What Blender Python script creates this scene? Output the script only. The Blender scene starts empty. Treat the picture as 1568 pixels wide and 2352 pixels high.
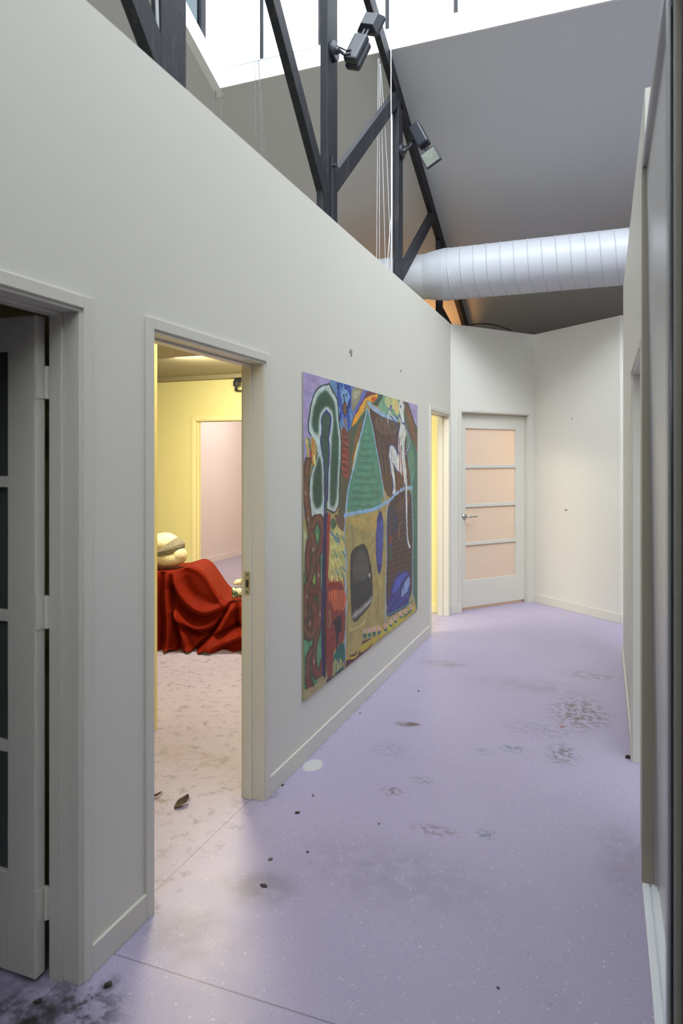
import bpy, bmesh, math, random
import numpy as np
from mathutils import Vector, Matrix
R = math.radians
random.seed(7)
scene = bpy.context.scene
col = scene.collection

# ------------------------------------------------------------------ camera
# world axes: +Y runs down the corridor, X across it, Z up; floor at 0
cam_d = bpy.data.cameras.new('camera')
cam = bpy.data.objects.new('camera', cam_d); col.objects.link(cam)
cam.location = (0, 0, 1.6)
cam.rotation_euler = (R(90), 0, R(21.05))
cam_d.sensor_fit = 'HORIZONTAL'; cam_d.sensor_width = 24; cam_d.lens = 24
cam_d.shift_y = -119 / 1568
cam_d.clip_start = 0.02
cam_d.dof.use_dof = True; cam_d.dof.focus_distance = 5.5; cam_d.dof.aperture_fstop = 3.5
scene.camera = cam

# ------------------------------------------------------------------ light
world = bpy.data.worlds.new('world'); scene.world = world
world.use_nodes = True
bg = world.node_tree.nodes['Background']
bg.inputs['Color'].default_value = (0.88, 0.94, 1.0, 1)
_n, _k = world.node_tree.nodes, world.node_tree.links          # bright overcast, brightest behind the viewer where the hidden sun stands
_tc = _n.new('ShaderNodeTexCoord'); _dp = _n.new('ShaderNodeVectorMath'); _dp.operation = 'DOT_PRODUCT'
_dp.inputs[1].default_value = Vector((0.30, -0.68, 0.64)).normalized()
_mx = _n.new('ShaderNodeMath'); _mx.operation = 'MAXIMUM'; _mx.inputs[1].default_value = 0
_pw = _n.new('ShaderNodeMath'); _pw.operation = 'POWER'; _pw.inputs[1].default_value = 5
_ma = _n.new('ShaderNodeMath'); _ma.operation = 'MULTIPLY_ADD'; _ma.inputs[1].default_value = 16.5; _ma.inputs[2].default_value = 2.75
_k.new(_tc.outputs['Generated'], _dp.inputs[0]); _k.new(_dp.outputs['Value'], _mx.inputs[0]); _k.new(_mx.outputs[0], _pw.inputs[0])
_k.new(_pw.outputs[0], _ma.inputs[0]); _k.new(_ma.outputs[0], bg.inputs['Strength'])

def area(name, loc, size, power, color, rot=(0, 0, 0), portal=False, spread=180):
    d = bpy.data.lights.new(name, 'AREA'); d.shape = 'RECTANGLE'
    d.size, d.size_y = size; d.energy = power; d.color = color; d.spread = R(spread)
    o = bpy.data.objects.new(name, d); col.objects.link(o)
    o.location = loc; o.rotation_euler = rot
    if portal: d.cycles.is_portal = True
    return o
# sky portal in the mouth of the skylight (guides the sky light, emits nothing)
area('skylight_portal', (-0.55, 3.02, 7.33), (5.6, 4.9), 1, (1, 1, 1), (0, 0, 0), portal=True)
# ceiling lamps of the yellow room, of the white room behind it and of the orange room, plus a wall fill
area('yellow_room_lamp', (-3.05, 5.0, 2.52), (0.9, 0.35), 78, (1.0, 0.88, 0.64))
area('yellow_wall_fill', (-3.3, 5.55, 2.48), (1.2, 0.3), 40, (0.97, 0.92, 0.68), (R(62), 0, 0))  # no lamp of the room; added fill aimed at the yellow back wall
area('yellow_room_nook_lamp', (-2.1, 3.6, 2.52), (0.4, 0.4), 9, (1.0, 0.82, 0.52))
area('white_room_lamp', (-4.6, 9.2, 2.9), (0.6, 1.2), 47, (1.0, 0.93, 0.88))
area('orange_room_lamp', (-2.05, 8.75, 2.72), (0.3, 0.3), 3.8, (1.0, 0.45, 0.12), (0, R(168), 0), spread=120)
area('orange_room_down_lamp', (-1.6, 8.9, 2.6), (0.6, 0.6), 62, (1.0, 0.79, 0.47))

vs = scene.view_settings
scene.display_settings.display_device = 'sRGB'
vs.view_transform = 'Standard'; vs.look = 'None'; vs.gamma = 1; vs.use_curve_mapping = False
vs.exposure = 0.0
scene.cycles.max_bounces = 10; scene.cycles.diffuse_bounces = 7
scene.cycles.use_denoising = True
scene.cycles.sample_clamp_indirect = 8

# ------------------------------------------------------------------ materials
def lin(c):
    return tuple(((v / 255) / 12.92 if v / 255 <= 0.04045 else ((v / 255 + 0.055) / 1.055) ** 2.4) for v in c)
def mat(name, color, rough=0.6, metal=0.0, spec=0.5, noise=0.0, nscale=4.0, bump=0.0, bscale=60.0, coat=0.0, sheen=0.0):
    m = bpy.data.materials.new(name); m.use_nodes = True
    nt = m.node_tree; p = nt.nodes['Principled BSDF']
    p.inputs['Base Color'].default_value = (*color, 1)
    p.inputs['Roughness'].default_value = rough
    p.inputs['Metallic'].default_value = metal
    p.inputs['Specular IOR Level'].default_value = spec
    if coat: p.inputs['Coat Weight'].default_value = coat
    if sheen:
        p.inputs['Sheen Weight'].default_value = sheen
        p.inputs['Sheen Tint'].default_value = (*[min(1, c * 2.2 + .02) for c in color], 1)
    tc = nt.nodes.new('ShaderNodeTexCoord')
    n = nt.nodes.new('ShaderNodeTexNoise'); n.inputs['Scale'].default_value = nscale
    n.inputs['Detail'].default_value = 5
    nt.links.new(tc.outputs['Object'], n.inputs['Vector'])
    mx = nt.nodes.new('ShaderNodeMixRGB'); mx.blend_type = 'MIX'
    mx.inputs[1].default_value = (*[c * (1 - noise) for c in color], 1)
    mx.inputs[2].default_value = (*[min(1, c * (1 + noise)) for c in color], 1)
    nt.links.new(n.outputs['Fac'], mx.inputs[0])
    nt.links.new(mx.outputs[0], p.inputs['Base Color'])
    if bump:
        b = nt.nodes.new('ShaderNodeTexNoise'); b.inputs['Scale'].default_value = bscale
        b.inputs['Detail'].default_value = 4
        nt.links.new(tc.outputs['Object'], b.inputs['Vector'])
        bp = nt.nodes.new('ShaderNodeBump'); bp.inputs['Strength'].default_value = bump
        bp.inputs['Distance'].default_value = 0.01
        nt.links.new(b.outputs['Fac'], bp.inputs['Height'])
        nt.links.new(bp.outputs['Normal'], p.inputs['Normal'])
    return m

M = {}
M['wall'] = mat('white_wall_paint', (0.67, 0.652, 0.58), 0.55, noise=0.02, nscale=1.5, bump=0.05, bscale=90)
M['trim'] = mat('white_trim_gloss', (0.64, 0.62, 0.545), 0.33, noise=0.015, nscale=3)
M['yellow'] = mat('yellow_wall_paint', (0.84, 0.78, 0.38), 0.55, noise=0.02, nscale=1.5)
M['yellow_trim'] = mat('yellow_trim_gloss', (0.87, 0.80, 0.44), 0.35, noise=0.01)
M['white_room'] = mat('pale_pink_wall_paint', (0.74, 0.69, 0.66), 0.6, noise=0.02, nscale=1)
M['orange_room'] = mat('peach_wall_paint', (0.80, 0.60, 0.42), 0.6, noise=0.02)
M['ceiling'] = mat('grey_roof_lining', (0.60, 0.61, 0.64), 0.75, noise=0.03, nscale=0.7)
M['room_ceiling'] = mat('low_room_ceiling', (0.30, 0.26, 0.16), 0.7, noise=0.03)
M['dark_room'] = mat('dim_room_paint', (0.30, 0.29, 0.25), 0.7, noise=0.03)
M['upstand'] = mat('skylight_white_paint', (0.80, 0.82, 0.84), 0.5, noise=0.06, nscale=9)
M['duct'] = mat('white_duct_paint', (0.50, 0.515, 0.55), 0.4, noise=0.02, nscale=3)
M['black_metal'] = mat('black_powder_coat', (0.022, 0.025, 0.034), 0.38, noise=0.2, nscale=20)
M['steel'] = mat('brushed_steel', (0.55, 0.55, 0.55), 0.28, metal=1.0, noise=0.05, nscale=50)
M['brass_grey'] = mat('dull_zinc', (0.42, 0.40, 0.34), 0.4, metal=0.8, noise=0.1, nscale=30)
M['alu'] = mat('grey_anodised_aluminium', (0.42, 0.43, 0.45), 0.35, metal=0.35, noise=0.04, nscale=10)
M['rubber'] = mat('black_rubber_seal', (0.02, 0.02, 0.02), 0.6)
M['panel'] = mat('pale_grey_sliding_panel', (0.60, 0.60, 0.60), 0.3, noise=0.02, nscale=2)
M['jamb_shade_tan'] = mat('shaded_jamb_taupe', (0.33, 0.30, 0.235), 0.45, noise=0.04, nscale=5)  # white jamb's shade put into the base colour; the stile cover shares it
M['cord'] = mat('white_braided_cord', (0.72, 0.72, 0.74), 0.7, noise=0.1, nscale=200)
M['thin_cord'] = mat('grey_thin_cord', (0.13, 0.12, 0.12), 0.7, noise=0.1, nscale=200)
M['plaster'] = mat('cream_plaster', (0.60, 0.53, 0.35), 0.55, noise=0.08, nscale=12, bump=0.9, bscale=22)
M['mesh_cloth'] = mat('grey_gauze', (0.20, 0.18, 0.13), 0.8, noise=0.35, nscale=35, bump=0.9, bscale=50)
M['leaf'] = mat('dry_brown_leaf', (0.10, 0.062, 0.025), 0.6, noise=0.5, nscale=60)
M['crumb'] = mat('dark_dirt_crumb', (0.045, 0.035, 0.028), 0.9, noise=0.4, nscale=120)
M['clay'] = mat('dried_grey_clay', (0.17, 0.13, 0.11), 0.9, noise=0.3, nscale=80)
M['orange_flake'] = mat('orange_paint_flake', (0.40, 0.12, 0.05), 0.6, noise=0.2, nscale=80)
M['mark'] = mat('dark_scuff', (0.12, 0.10, 0.09), 0.8, noise=0.2, nscale=80)

def m_timber():
    m = mat('black_stained_timber', (0.028, 0.030, 0.038), 0.55, noise=0.15, nscale=6, bump=0.15, bscale=40, spec=.3)
    nt = m.node_tree; p = nt.nodes['Principled BSDF']
    tc = nt.nodes.new('ShaderNodeTexCoord'); mp = nt.nodes.new('ShaderNodeMapping')
    mp.inputs['Scale'].default_value = (9, 9, 2.0)
    n = nt.nodes.new('ShaderNodeTexNoise'); n.inputs['Scale'].default_value = 2.2; n.inputs['Detail'].default_value = 9
    n.inputs['Roughness'].default_value = .7
    nt.links.new(tc.outputs['Object'], mp.inputs['Vector']); nt.links.new(mp.outputs[0], n.inputs['Vector'])
    cr = nt.nodes.new('ShaderNodeValToRGB')
    cr.color_ramp.elements[0].position = 0.54; cr.color_ramp.elements[0].color = (0.014, 0.016, 0.021, 1)
    cr.color_ramp.elements[1].position = 0.66; cr.color_ramp.elements[1].color = (0.050, 0.040, 0.040, 1)
    nt.links.new(n.outputs['Fac'], cr.inputs[0]); nt.links.new(cr.outputs[0], p.inputs['Base Color'])
    return m
M['timber'] = m_timber()

def m_glass(name, tint, transp, rough=0.02):
    m = bpy.data.materials.new(name); m.use_nodes = True
    nt = m.node_tree; nt.nodes.clear()
    o = nt.nodes.new('ShaderNodeOutputMaterial'); t = nt.nodes.new('ShaderNodeBsdfTransparent')
    g = nt.nodes.new('ShaderNodeBsdfGlossy'); x = nt.nodes.new('ShaderNodeMixShader')
    t.inputs[0].default_value = (*tint, 1); g.inputs['Roughness'].default_value = rough
    x.inputs[0].default_value = 1 - transp
    nt.links.new(t.outputs[0], x.inputs[1]); nt.links.new(g.outputs[0], x.inputs[2])
    nt.links.new(x.outputs[0], o.inputs[0])
    return m
M['glass'] = m_glass('clear_skylight_glass', (0.97, 0.98, 1.0), 0.95)
M['blue_glass'] = m_glass('blue_tinted_pane', (0.085, 0.115, 0.13), 0.93)

def m_frosted(name, color):
    m = bpy.data.materials.new(name); m.use_nodes = True
    nt = m.node_tree; p = nt.nodes['Principled BSDF']; o = nt.nodes['Material Output']
    p.inputs['Base Color'].default_value = (*color, 1); p.inputs['Roughness'].default_value = 0.35
    tr = nt.nodes.new('ShaderNodeBsdfTranslucent'); tr.inputs[0].default_value = (*color, 1)
    n = nt.nodes.new('ShaderNodeTexNoise'); n.inputs['Scale'].default_value = 300
    b = nt.nodes.new('ShaderNodeBump'); b.inputs['Strength'].default_value = 0.2; b.inputs['Distance'].default_value = 0.002
    nt.links.new(n.outputs['Fac'], b.inputs['Height']); nt.links.new(b.outputs[0], p.inputs['Normal'])
    x = nt.nodes.new('ShaderNodeMixShader'); x.inputs[0].default_value = 0.55
    nt.links.new(p.outputs[0], x.inputs[1]); nt.links.new(tr.outputs[0], x.inputs[2]); nt.links.new(x.outputs[0], o.inputs[0])
    return m
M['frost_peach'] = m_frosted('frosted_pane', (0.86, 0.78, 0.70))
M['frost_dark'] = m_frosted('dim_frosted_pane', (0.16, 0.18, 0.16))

def m_velvet():
    m = mat('red_velvet', (0.155, 0.0085, 0.0012), 0.75, noise=0.25, nscale=14, bump=0.2, bscale=25, sheen=0.10, spec=0.1)
    nt = m.node_tree; p = nt.nodes['Principled BSDF']
    tc = nt.nodes.new('ShaderNodeTexCoord'); v = nt.nodes.new('ShaderNodeTexVoronoi'); v.inputs['Scale'].default_value = 17
    nt.links.new(tc.outputs['Object'], v.inputs['Vector'])
    lt = nt.nodes.new('ShaderNodeMath'); lt.operation = 'LESS_THAN'; lt.inputs[1].default_value = 0.045
    nt.links.new(v.outputs['Distance'], lt.inputs[0])
    mx = nt.nodes.new('ShaderNodeMixRGB'); mx.inputs[2].default_value = (0.55, 0.45, 0.38, 1)
    src = p.inputs['Base Color'].links[0].from_socket
    nt.links.new(lt.outputs[0], mx.inputs[0]); nt.links.new(src, mx.inputs[1]); nt.links.new(mx.outputs[0], p.inputs['Base Color'])
    return m
M['velvet'] = m_velvet()

def m_glaze():
    m = mat('green_and_white_glaze', (0.06, 0.12, 0.05), 0.2, coat=0.4)
    nt = m.node_tree; p = nt.nodes['Principled BSDF']
    tc = nt.nodes.new('ShaderNodeTexCoord'); n = nt.nodes.new('ShaderNodeTexNoise')
    n.inputs['Scale'].default_value = 26; n.inputs['Distortion'].default_value = 2.5
    nt.links.new(tc.outputs['Object'], n.inputs['Vector'])
    cr = nt.nodes.new('ShaderNodeValToRGB')
    cr.color_ramp.elements[0].position = .47; cr.color_ramp.elements[0].color = (0.045, 0.11, 0.045, 1)
    cr.color_ramp.elements[1].position = .55; cr.color_ramp.elements[1].color = (0.70, 0.68, 0.48, 1)
    nt.links.new(n.outputs['Fac'], cr.inputs[0]); nt.links.new(cr.outputs[0], p.inputs['Base Color'])
    return m
M['glaze'] = m_glaze()

# floor vinyl: lavender sheet with chips, seams, stains and dirt
STAINS = [  # x, y, rx, ry, strength, colour, noise scale
    (-0.147, 4.58, .20, .34, .85, (0.13, 0.11, 0.09), 22), (-0.216, 3.90, .10, .16, .75, (0.11, 0.10, 0.09), 30),
    (-1.127, 4.00, .07, .05, 1.0, (0.15, 0.10, 0.075), 9), (-1.08, 4.02, .05, .03, 1.0, (0.12, 0.08, 0.06), 11), (-1.22, 2.28, .17, .13, .55, (0.12, 0.11, 0.11), 7),
    (-1.34, 1.96, .22, .15, .45, (0.16, 0.14, 0.14), 7), (-0.96, 3.17, .06, .05, .75, (0.16, 0.08, 0.06), 36),
    (-0.85, 3.33, .07, .05, .55, (0.14, 0.12, 0.12), 36), (-0.47, 3.87, .09, .06, .70, (0.05, 0.14, 0.14), 30),
    (-0.62, 3.78, .06, .05, .5, (0.06, 0.16, 0.16), 36), (-1.17, 5.3, .22, .10, .5, (0.15, 0.13, 0.12), 12),
    (-0.47, 2.95, .05, .05, .6, (0.05, 0.13, 0.18), 40), (-0.68, 2.9, .12, .05, .55, (0.14, 0.10, 0.08), 34),
    (-1.56, 1.50, .24, .16, 1.0, (0.012, 0.011, 0.008), 11), (-1.43, 1.58, .16, .12, .85, (0.03, 0.03, 0.028), 16),
    (-1.411, 1.69, .028, .045, 1.0, (0.012, 0.012, 0.01), 12), (-1.426, 3.286, .052, .075, 1.0, (0.56, 0.56, 0.54), 5),
    (-1.98, 2.70, .10, .06, .6, (0.20, 0.12, 0.05), 20), (-2.1, 3.15, .35, .12, .30, (0.22, 0.15, 0.06), 7),
    (-0.50, 5.0, .5, .2, .30, (0.16, 0.14, 0.15), 10), (-0.10, 5.4, .25, .12, .45, (0.14, 0.12, 0.11), 18),
    (-0.75, 2.55, .5, .25, .25, (0.15, 0.13, 0.16), 12), (-0.35, 4.2, .25, .15, .35, (0.15, 0.13, 0.13), 26),
    (-1.70, 2.02, .14, .05, .55, (0.08, 0.07, 0.05), 18), (-1.52, 2.93, .08, .05, .7, (0.07, 0.06, 0.05), 18),
    (-1.1, 3.62, .10, .12, .35, (0.14, 0.16, 0.16), 30), (0.06, 3.0, .1, .3, .25, (0.13, 0.12, 0.14), 12),
]
def m_floor():
    m = bpy.data.materials.new('lavender_speckled_vinyl'); m.use_nodes = True
    nt = m.node_tree; N = nt.nodes; K = nt.links; p = N['Principled BSDF']
    tc = N.new('ShaderNodeTexCoord'); P = tc.outputs['Object']
    def noise(scale, detail=4, rough=.5, vec=None, dist=0.0):
        n = N.new('ShaderNodeTexNoise'); n.inputs['Scale'].default_value = scale; n.inputs['Detail'].default_value = detail
        n.inputs['Roughness'].default_value = rough; n.inputs['Distortion'].default_value = dist
        K.new(vec or P, n.inputs['Vector']); return n.outputs['Fac']
    def math_(op, a, b=None, clamp=False):
        n = N.new('ShaderNodeMath'); n.operation = op; n.use_clamp = clamp
        for i, v in enumerate((a, b)):
            if v is None: continue
            if isinstance(v, (int, float)): n.inputs[i].default_value = v
            else: K.new(v, n.inputs[i])
        return n.outputs[0]
    def mix(f, a, b):
        n = N.new('ShaderNodeMixRGB')
        for i, v in enumerate((f, a, b)):
            if isinstance(v, tuple): n.inputs[i].default_value = (*v, 1)
            elif isinstance(v, (int, float)): n.inputs[i].default_value = v
            else: K.new(v, n.inputs[i])
        return n.outputs[0]
    def ramp(f, lo, hi):
        n = N.new('ShaderNodeMapRange'); n.inputs['From Min'].default_value = lo; n.inputs['From Max'].default_value = hi
        n.interpolation_type = 'SMOOTHSTEP'
        K.new(f, n.inputs['Value']); return n.outputs[0]
    c = mix(noise(1.3, 6), (0.40, 0.355, 0.475), (0.465, 0.42, 0.55))
    c = mix(math_('MULTIPLY', noise(260, 3), .6), c, (0.31, 0.275, 0.43))
    # chips
    for sc, thr, colr, seed in ((46, .10, (0.80, 0.78, 0.72), 0), (62, .085, (0.14, 0.11, 0.36), 3), (38, .06, (0.62, 0.42, 0.36), 7), (70, .06, (0.08, 0.07, 0.08), 11), (84, .13, (0.72, 0.70, 0.74), 17), (100, .12, (0.16, 0.13, 0.26), 23)):
        mp = N.new('ShaderNodeMapping'); mp.inputs['Location'].default_value = (seed, seed * 1.7, 0); K.new(P, mp.inputs['Vector'])
        v = N.new('ShaderNodeTexVoronoi'); v.inputs['Scale'].default_value = sc; K.new(mp.outputs[0], v.inputs['Vector'])
        sep = N.new('ShaderNodeSeparateColor'); K.new(v.outputs['Color'], sep.inputs[0])
        r = math_('MULTIPLY', ramp(sep.outputs[0], .30, 1.0), thr * 1.5)
        mask = math_('LESS_THAN', v.outputs['Distance'], r)
        c = mix(math_('MULTIPLY', mask, .65), c, colr)
    # overall dirt scuffs
    scuff = math_('MULTIPLY', ramp(noise(3.2, 8, .7), .56, .74), ramp(noise(38, 4, .7), .48, .62))
    c = mix(math_('MULTIPLY', scuff, .16), c, (0.12, 0.10, 0.12))
    # stains of their own place
    sx = N.new('ShaderNodeSeparateXYZ'); K.new(P, sx.inputs[0])
    cache = {}
    for x, y, rx, ry, st, colr, ns in STAINS:
        dx = math_('DIVIDE', math_('SUBTRACT', sx.outputs[0], x), rx)
        dy = math_('DIVIDE', math_('SUBTRACT', sx.outputs[1], y), ry)
        d = math_('SQRT', math_('ADD', math_('MULTIPLY', dx, dx), math_('MULTIPLY', dy, dy)))
        if ns not in cache: cache[ns] = noise(ns, 7, .68)
        if ns > 12: f = math_('MULTIPLY', ramp(d, 1.25, .25), ramp(cache[ns], .46, .56))
        elif ns > 6: f = math_('MULTIPLY', ramp(d, 1.3, .2), ramp(cache[ns], .30, .62))
        else: f = ramp(math_('ADD', d, math_('MULTIPLY', cache[ns], .3)), 1.2, 1.0)
        f = math_('MULTIPLY', f, st)
        c = mix(f, c, colr)
    # dirt gathered along the walls
    e = ramp(sx.outputs[0], -1.44, -1.50)
    e = math_('MULTIPLY', e, ramp(noise(14, 5, .7), .5, .7)); c = mix(math_('MULTIPLY', e, .5), c, (0.05, 0.045, 0.04))
    # welded seams
    s1 = math_('LESS_THAN', math_('ABSOLUTE', math_('SUBTRACT', sx.outputs[0], -1.557)), .0022)
    s2 = math_('MULTIPLY', math_('LESS_THAN', math_('ABSOLUTE', math_('SUBTRACT', sx.outputs[1], 1.80)), .0028), math_('GREATER_THAN', sx.outputs[0], -1.557))
    sm = math_('MAXIMUM', s1, s2)
    c = mix(math_('MULTIPLY', sm, .6), c, (0.09, 0.075, 0.08))
    K.new(c, p.inputs['Base Color'])
    rg = N.new('ShaderNodeMapRange'); K.new(noise(6, 6, .7), rg.inputs['Value']); rg.inputs['To Min'].default_value = .30; rg.inputs['To Max'].default_value = .5
    K.new(rg.outputs[0], p.inputs['Roughness'])
    b = N.new('ShaderNodeBump'); b.inputs['Strength'].default_value = .08; b.inputs['Distance'].default_value = .004
    K.new(noise(180, 3), b.inputs['Height']); K.new(b.outputs[0], p.inputs['Normal'])
    return m
M['floor'] = m_floor()

# ------------------------------------------------------------------ mesh helpers
def box(bm, x0, x1, y0, y1, z0, z1, mtx=None):
    vs_ = [bm.verts.new(v) for v in ((x0, y0, z0), (x1, y0, z0), (x1, y1, z0), (x0, y1, z0), (x0, y0, z1), (x1, y0, z1), (x1, y1, z1), (x0, y1, z1))]
    for f in ((0, 3, 2, 1), (4, 5, 6, 7), (0, 1, 5, 4), (1, 2, 6, 5), (2, 3, 7, 6), (3, 0, 4, 7)):
        bm.faces.new([vs_[i] for i in f])
    if mtx is not None: bmesh.ops.transform(bm, matrix=mtx, verts=vs_)
    return vs_
def frame_axes(a, b, side):
    a, b = Vector(a), Vector(b); z = (b - a).normalized()
    s_ = Vector(side); x = (s_ - z * s_.dot(z)).normalized(); y = z.cross(x)
    m = Matrix.Identity(4)
    for i in range(3): m[i][0], m[i][1], m[i][2], m[i][3] = x[i], y[i], z[i], a[i]
    return m, (b - a).length
def beam(bm, a, b, w, d, side=(1, 0, 0)):
    """beam from a to b; w is its size along side, d across"""
    m, L = frame_axes(a, b, side)
    return box(bm, -w / 2, w / 2, -d / 2, d / 2, 0, L, m)
def tube(bm, pts, r, n=8, cap=True):
    pts = [Vector(p) for p in pts]; rings = []
    up = Vector((0.13, 0.21, 0.97))
    for i, p in enumerate(pts):
        t = (pts[min(i + 1, len(pts) - 1)] - pts[max(i - 1, 0)]).normalized()
        if abs(t.dot(up)) > .98: up = Vector((1, 0.1, 0))
        x = t.cross(up).normalized(); y = t.cross(x).normalized()
        rr = r[i] if isinstance(r, (list, tuple)) else r
        rings.append([bm.verts.new(p + (x * math.cos(k * 2 * math.pi / n) + y * math.sin(k * 2 * math.pi / n)) * rr) for k in range(n)])
    for a, b in zip(rings, rings[1:]):
        for k in range(n): bm.faces.new((a[k], a[(k + 1) % n], b[(k + 1) % n], b[k]))
    if cap:
        bm.faces.new(rings[0][::-1]); bm.faces.new(rings[-1])
    return rings
def obj(name, bm, m, parent=None, smooth=False, bevel=0.0, loc=None, rot=None, seg=2):
    bmesh.ops.recalc_face_normals(bm, faces=bm.faces[:])
    me = bpy.data.meshes.new(name); bm.to_mesh(me); bm.free()
    if smooth:
        for p in me.polygons: p.use_smooth = True
    me.materials.append(m)
    o = bpy.data.objects.new(name, me); col.objects.link(o)
    if parent is not None: o.parent = parent
    if loc is not None: o.location = loc
    if rot is not None: o.rotation_euler = rot
    if bevel:
        b = o.modifiers.new('bevel', 'BEVEL'); b.width = bevel; b.segments = seg; b.limit_method = 'ANGLE'; b.angle_limit = R(40)
    return o
def empty(name, loc=(0, 0, 0), rotz=0.0):
    o = bpy.data.objects.new(name, None); col.objects.link(o)
    o.location = loc; o.rotation_euler = (0, 0, rotz); o.empty_display_size = .1
    return o
def thing(o, label, cat, group=None):
    o['label'] = label; o['category'] = cat
    if group: o['group'] = group
    return o
def struct(o, label=None, cat=None):
    o['kind'] = 'structure'
    if label: o['label'] = label
    if cat: o['category'] = cat
    return o
def B(*boxes):
    bm = bmesh.new()
    for b in boxes: box(bm, *b)
    return bm

# ------------------------------------------------------------------ the setting
H = 3.02                      # partition height
XL, XR = -1.493, 0.1427       # corridor faces of the left and right partitions
T = 0.11
CA = (-1.493, 7.036); CB = (-0.742, 7.987); CC = (0.150, 7.226)   # the far corners of the corridor

def wall(name, a, b, openings, m, label, h=H, t=T, z0=0.0):
    """partition from a to b; its face is the line a-b, its thickness lies to the left of that direction"""
    L = math.hypot(b[0] - a[0], b[1] - a[1]); ang = math.atan2(b[1] - a[1], b[0] - a[0])
    bm = bmesh.new(); x = 0.0
    for o0, o1, oz in sorted(openings):
        if o0 > x: box(bm, x, o0, 0, t, z0, h)
        box(bm, o0, o1, 0, t, oz, h); x = o1
    if x < L: box(bm, x, L, 0, t, z0, h)
    bmesh.ops.remove_doubles(bm, verts=bm.verts[:], dist=1e-5)
    return struct(obj(name, bm, m, loc=(a[0], a[1], 0), rot=(0, 0, ang)), label, 'wall')

struct(obj('floor', B((-7.2, 4.2, -2.7, 12.4, -.05, 0)), M['floor']), 'lavender speckled vinyl floor with scuffs and paint stains', 'floor')

Y0 = -1.5
D1 = (0.80, 1.6506); D2 = (2.022, 2.858); D3 = (6.155, 6.932); HD = 2.052
wl = wall('wall_left', (XL, Y0), CA, [(D1[0] - Y0 - .02, D1[1] - Y0 + .02, HD + .02), (D2[0] - Y0 - .02, D2[1] - Y0 + .02, HD + .02), (D3[0] - Y0 - .02, D3[1] - Y0 + .02, HD + .02)],
          M['wall'], 'white left corridor partition with three doorways and the painting')
wall('wall_far_door', CA, CB, [(0.131, 1.143, 2.12)], M['wall'], 'white angled end wall with the peach glazed door')
wall('wall_far_blank', CB, CC, [], M['wall'], 'blank white angled wall to the right of the glazed door')
wall('wall_far_return', (CC[0] - .01, CC[1]), (3.2, CC[1]), [], M['wall'], 'narrow bright wall return at the right end of the blank wall')
wall('wall_right', (XR, 6.0), (XR, 2.806), [(6.0 - 3.924 - .02, 6.0 - 3.10 + .02, HD + .02)], M['wall'], 'white right corridor partition seen edge on with one doorway', h=3.0)
wall('wall_yellow', (-7.0, 7.05), (-1.603, 7.05), [(2.38, 3.27, 2.09)], M['yellow'], 'yellow wall at the back of the draped display room', h=H)
wall('wall_yellow_side', (-2.48, 3.395), (-7.0, 3.395), [], M['yellow'], 'yellow partition behind the left doorway jamb', h=2.9, t=.09)
wall('wall_yellow_nook', (-2.48, 1.93), (-2.48, 3.304), [], M['yellow'], 'yellow nook wall just inside the second doorway', h=2.9, t=.09)
wall('wall_nook_back', (-1.603, 1.95), (-2.57, 1.95), [], M['yellow'], 'partition between the dark room and the yellow room', h=2.9, t=.09)
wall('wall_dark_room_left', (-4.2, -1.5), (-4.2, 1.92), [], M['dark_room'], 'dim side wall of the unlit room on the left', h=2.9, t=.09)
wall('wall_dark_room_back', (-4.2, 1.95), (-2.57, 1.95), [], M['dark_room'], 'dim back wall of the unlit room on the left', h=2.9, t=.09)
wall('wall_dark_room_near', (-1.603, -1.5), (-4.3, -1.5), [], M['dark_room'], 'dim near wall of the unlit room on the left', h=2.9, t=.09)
wall('wall_white_room', (-5.73, 7.17), (-5.73, 12.0), [], M['white_room'], 'pale pink wall of the bright room beyond the yellow room', h=3.0)
wall('wall_orange_room', (-3.6, 7.16), (-3.6, 12.0), [], M['orange_room'], 'peach side wall of the room behind the glazed door', h=3.0, t=.09)
# outer shell of the building
E_ = M['ceiling']
wall('wall_outer_left', (-7.0, -2.6), (-7.0, 12.2), [], E_, 'outer wall of the building on the left', h=6.3, t=.15)
wall('wall_outer_far', (-7.1, 12.0), (4.1, 12.0), [], M['orange_room'], 'outer wall of the building at the far end', h=2.75, t=.15)
wall('wall_outer_right', (4.0, 12.2), (4.0, -2.6), [], M['wall'], 'outer wall of the building on the right', h=6.3, t=.15)
wall('wall_outer_near', (4.1, -2.5), (-7.1, -2.5), [], M['wall'], 'outer wall of the building behind the viewer', h=5.0, t=.15)

# low ceiling over the yellow room; the dark room's is added to block skylight
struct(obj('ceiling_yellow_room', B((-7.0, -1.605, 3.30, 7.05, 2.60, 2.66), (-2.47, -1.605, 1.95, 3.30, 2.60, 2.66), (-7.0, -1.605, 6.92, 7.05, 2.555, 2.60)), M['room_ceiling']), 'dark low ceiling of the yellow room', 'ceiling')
struct(obj('ceiling_dark_room_blocker', B((-4.2, -1.605, -1.5, 1.95, 2.60, 2.66)), M['dark_room']), 'unseen low ceiling added to keep skylight out of the unlit room', 'ceiling')
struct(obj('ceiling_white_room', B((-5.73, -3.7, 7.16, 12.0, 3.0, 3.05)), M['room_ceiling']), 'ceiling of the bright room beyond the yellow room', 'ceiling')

struct(obj('ceiling_orange_room_baffle', B((-1.76, .6, 8.2, 12.0, 2.90, 2.94), (-1.76, -1.0, 7.75, 8.2, 2.90, 2.94)), M['room_ceiling']), 'unseen low ceiling added to block orange bounce behind the glazed door', 'ceiling')  # added partial ceiling, keeps orange bounce off the roof right of the truss

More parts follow.
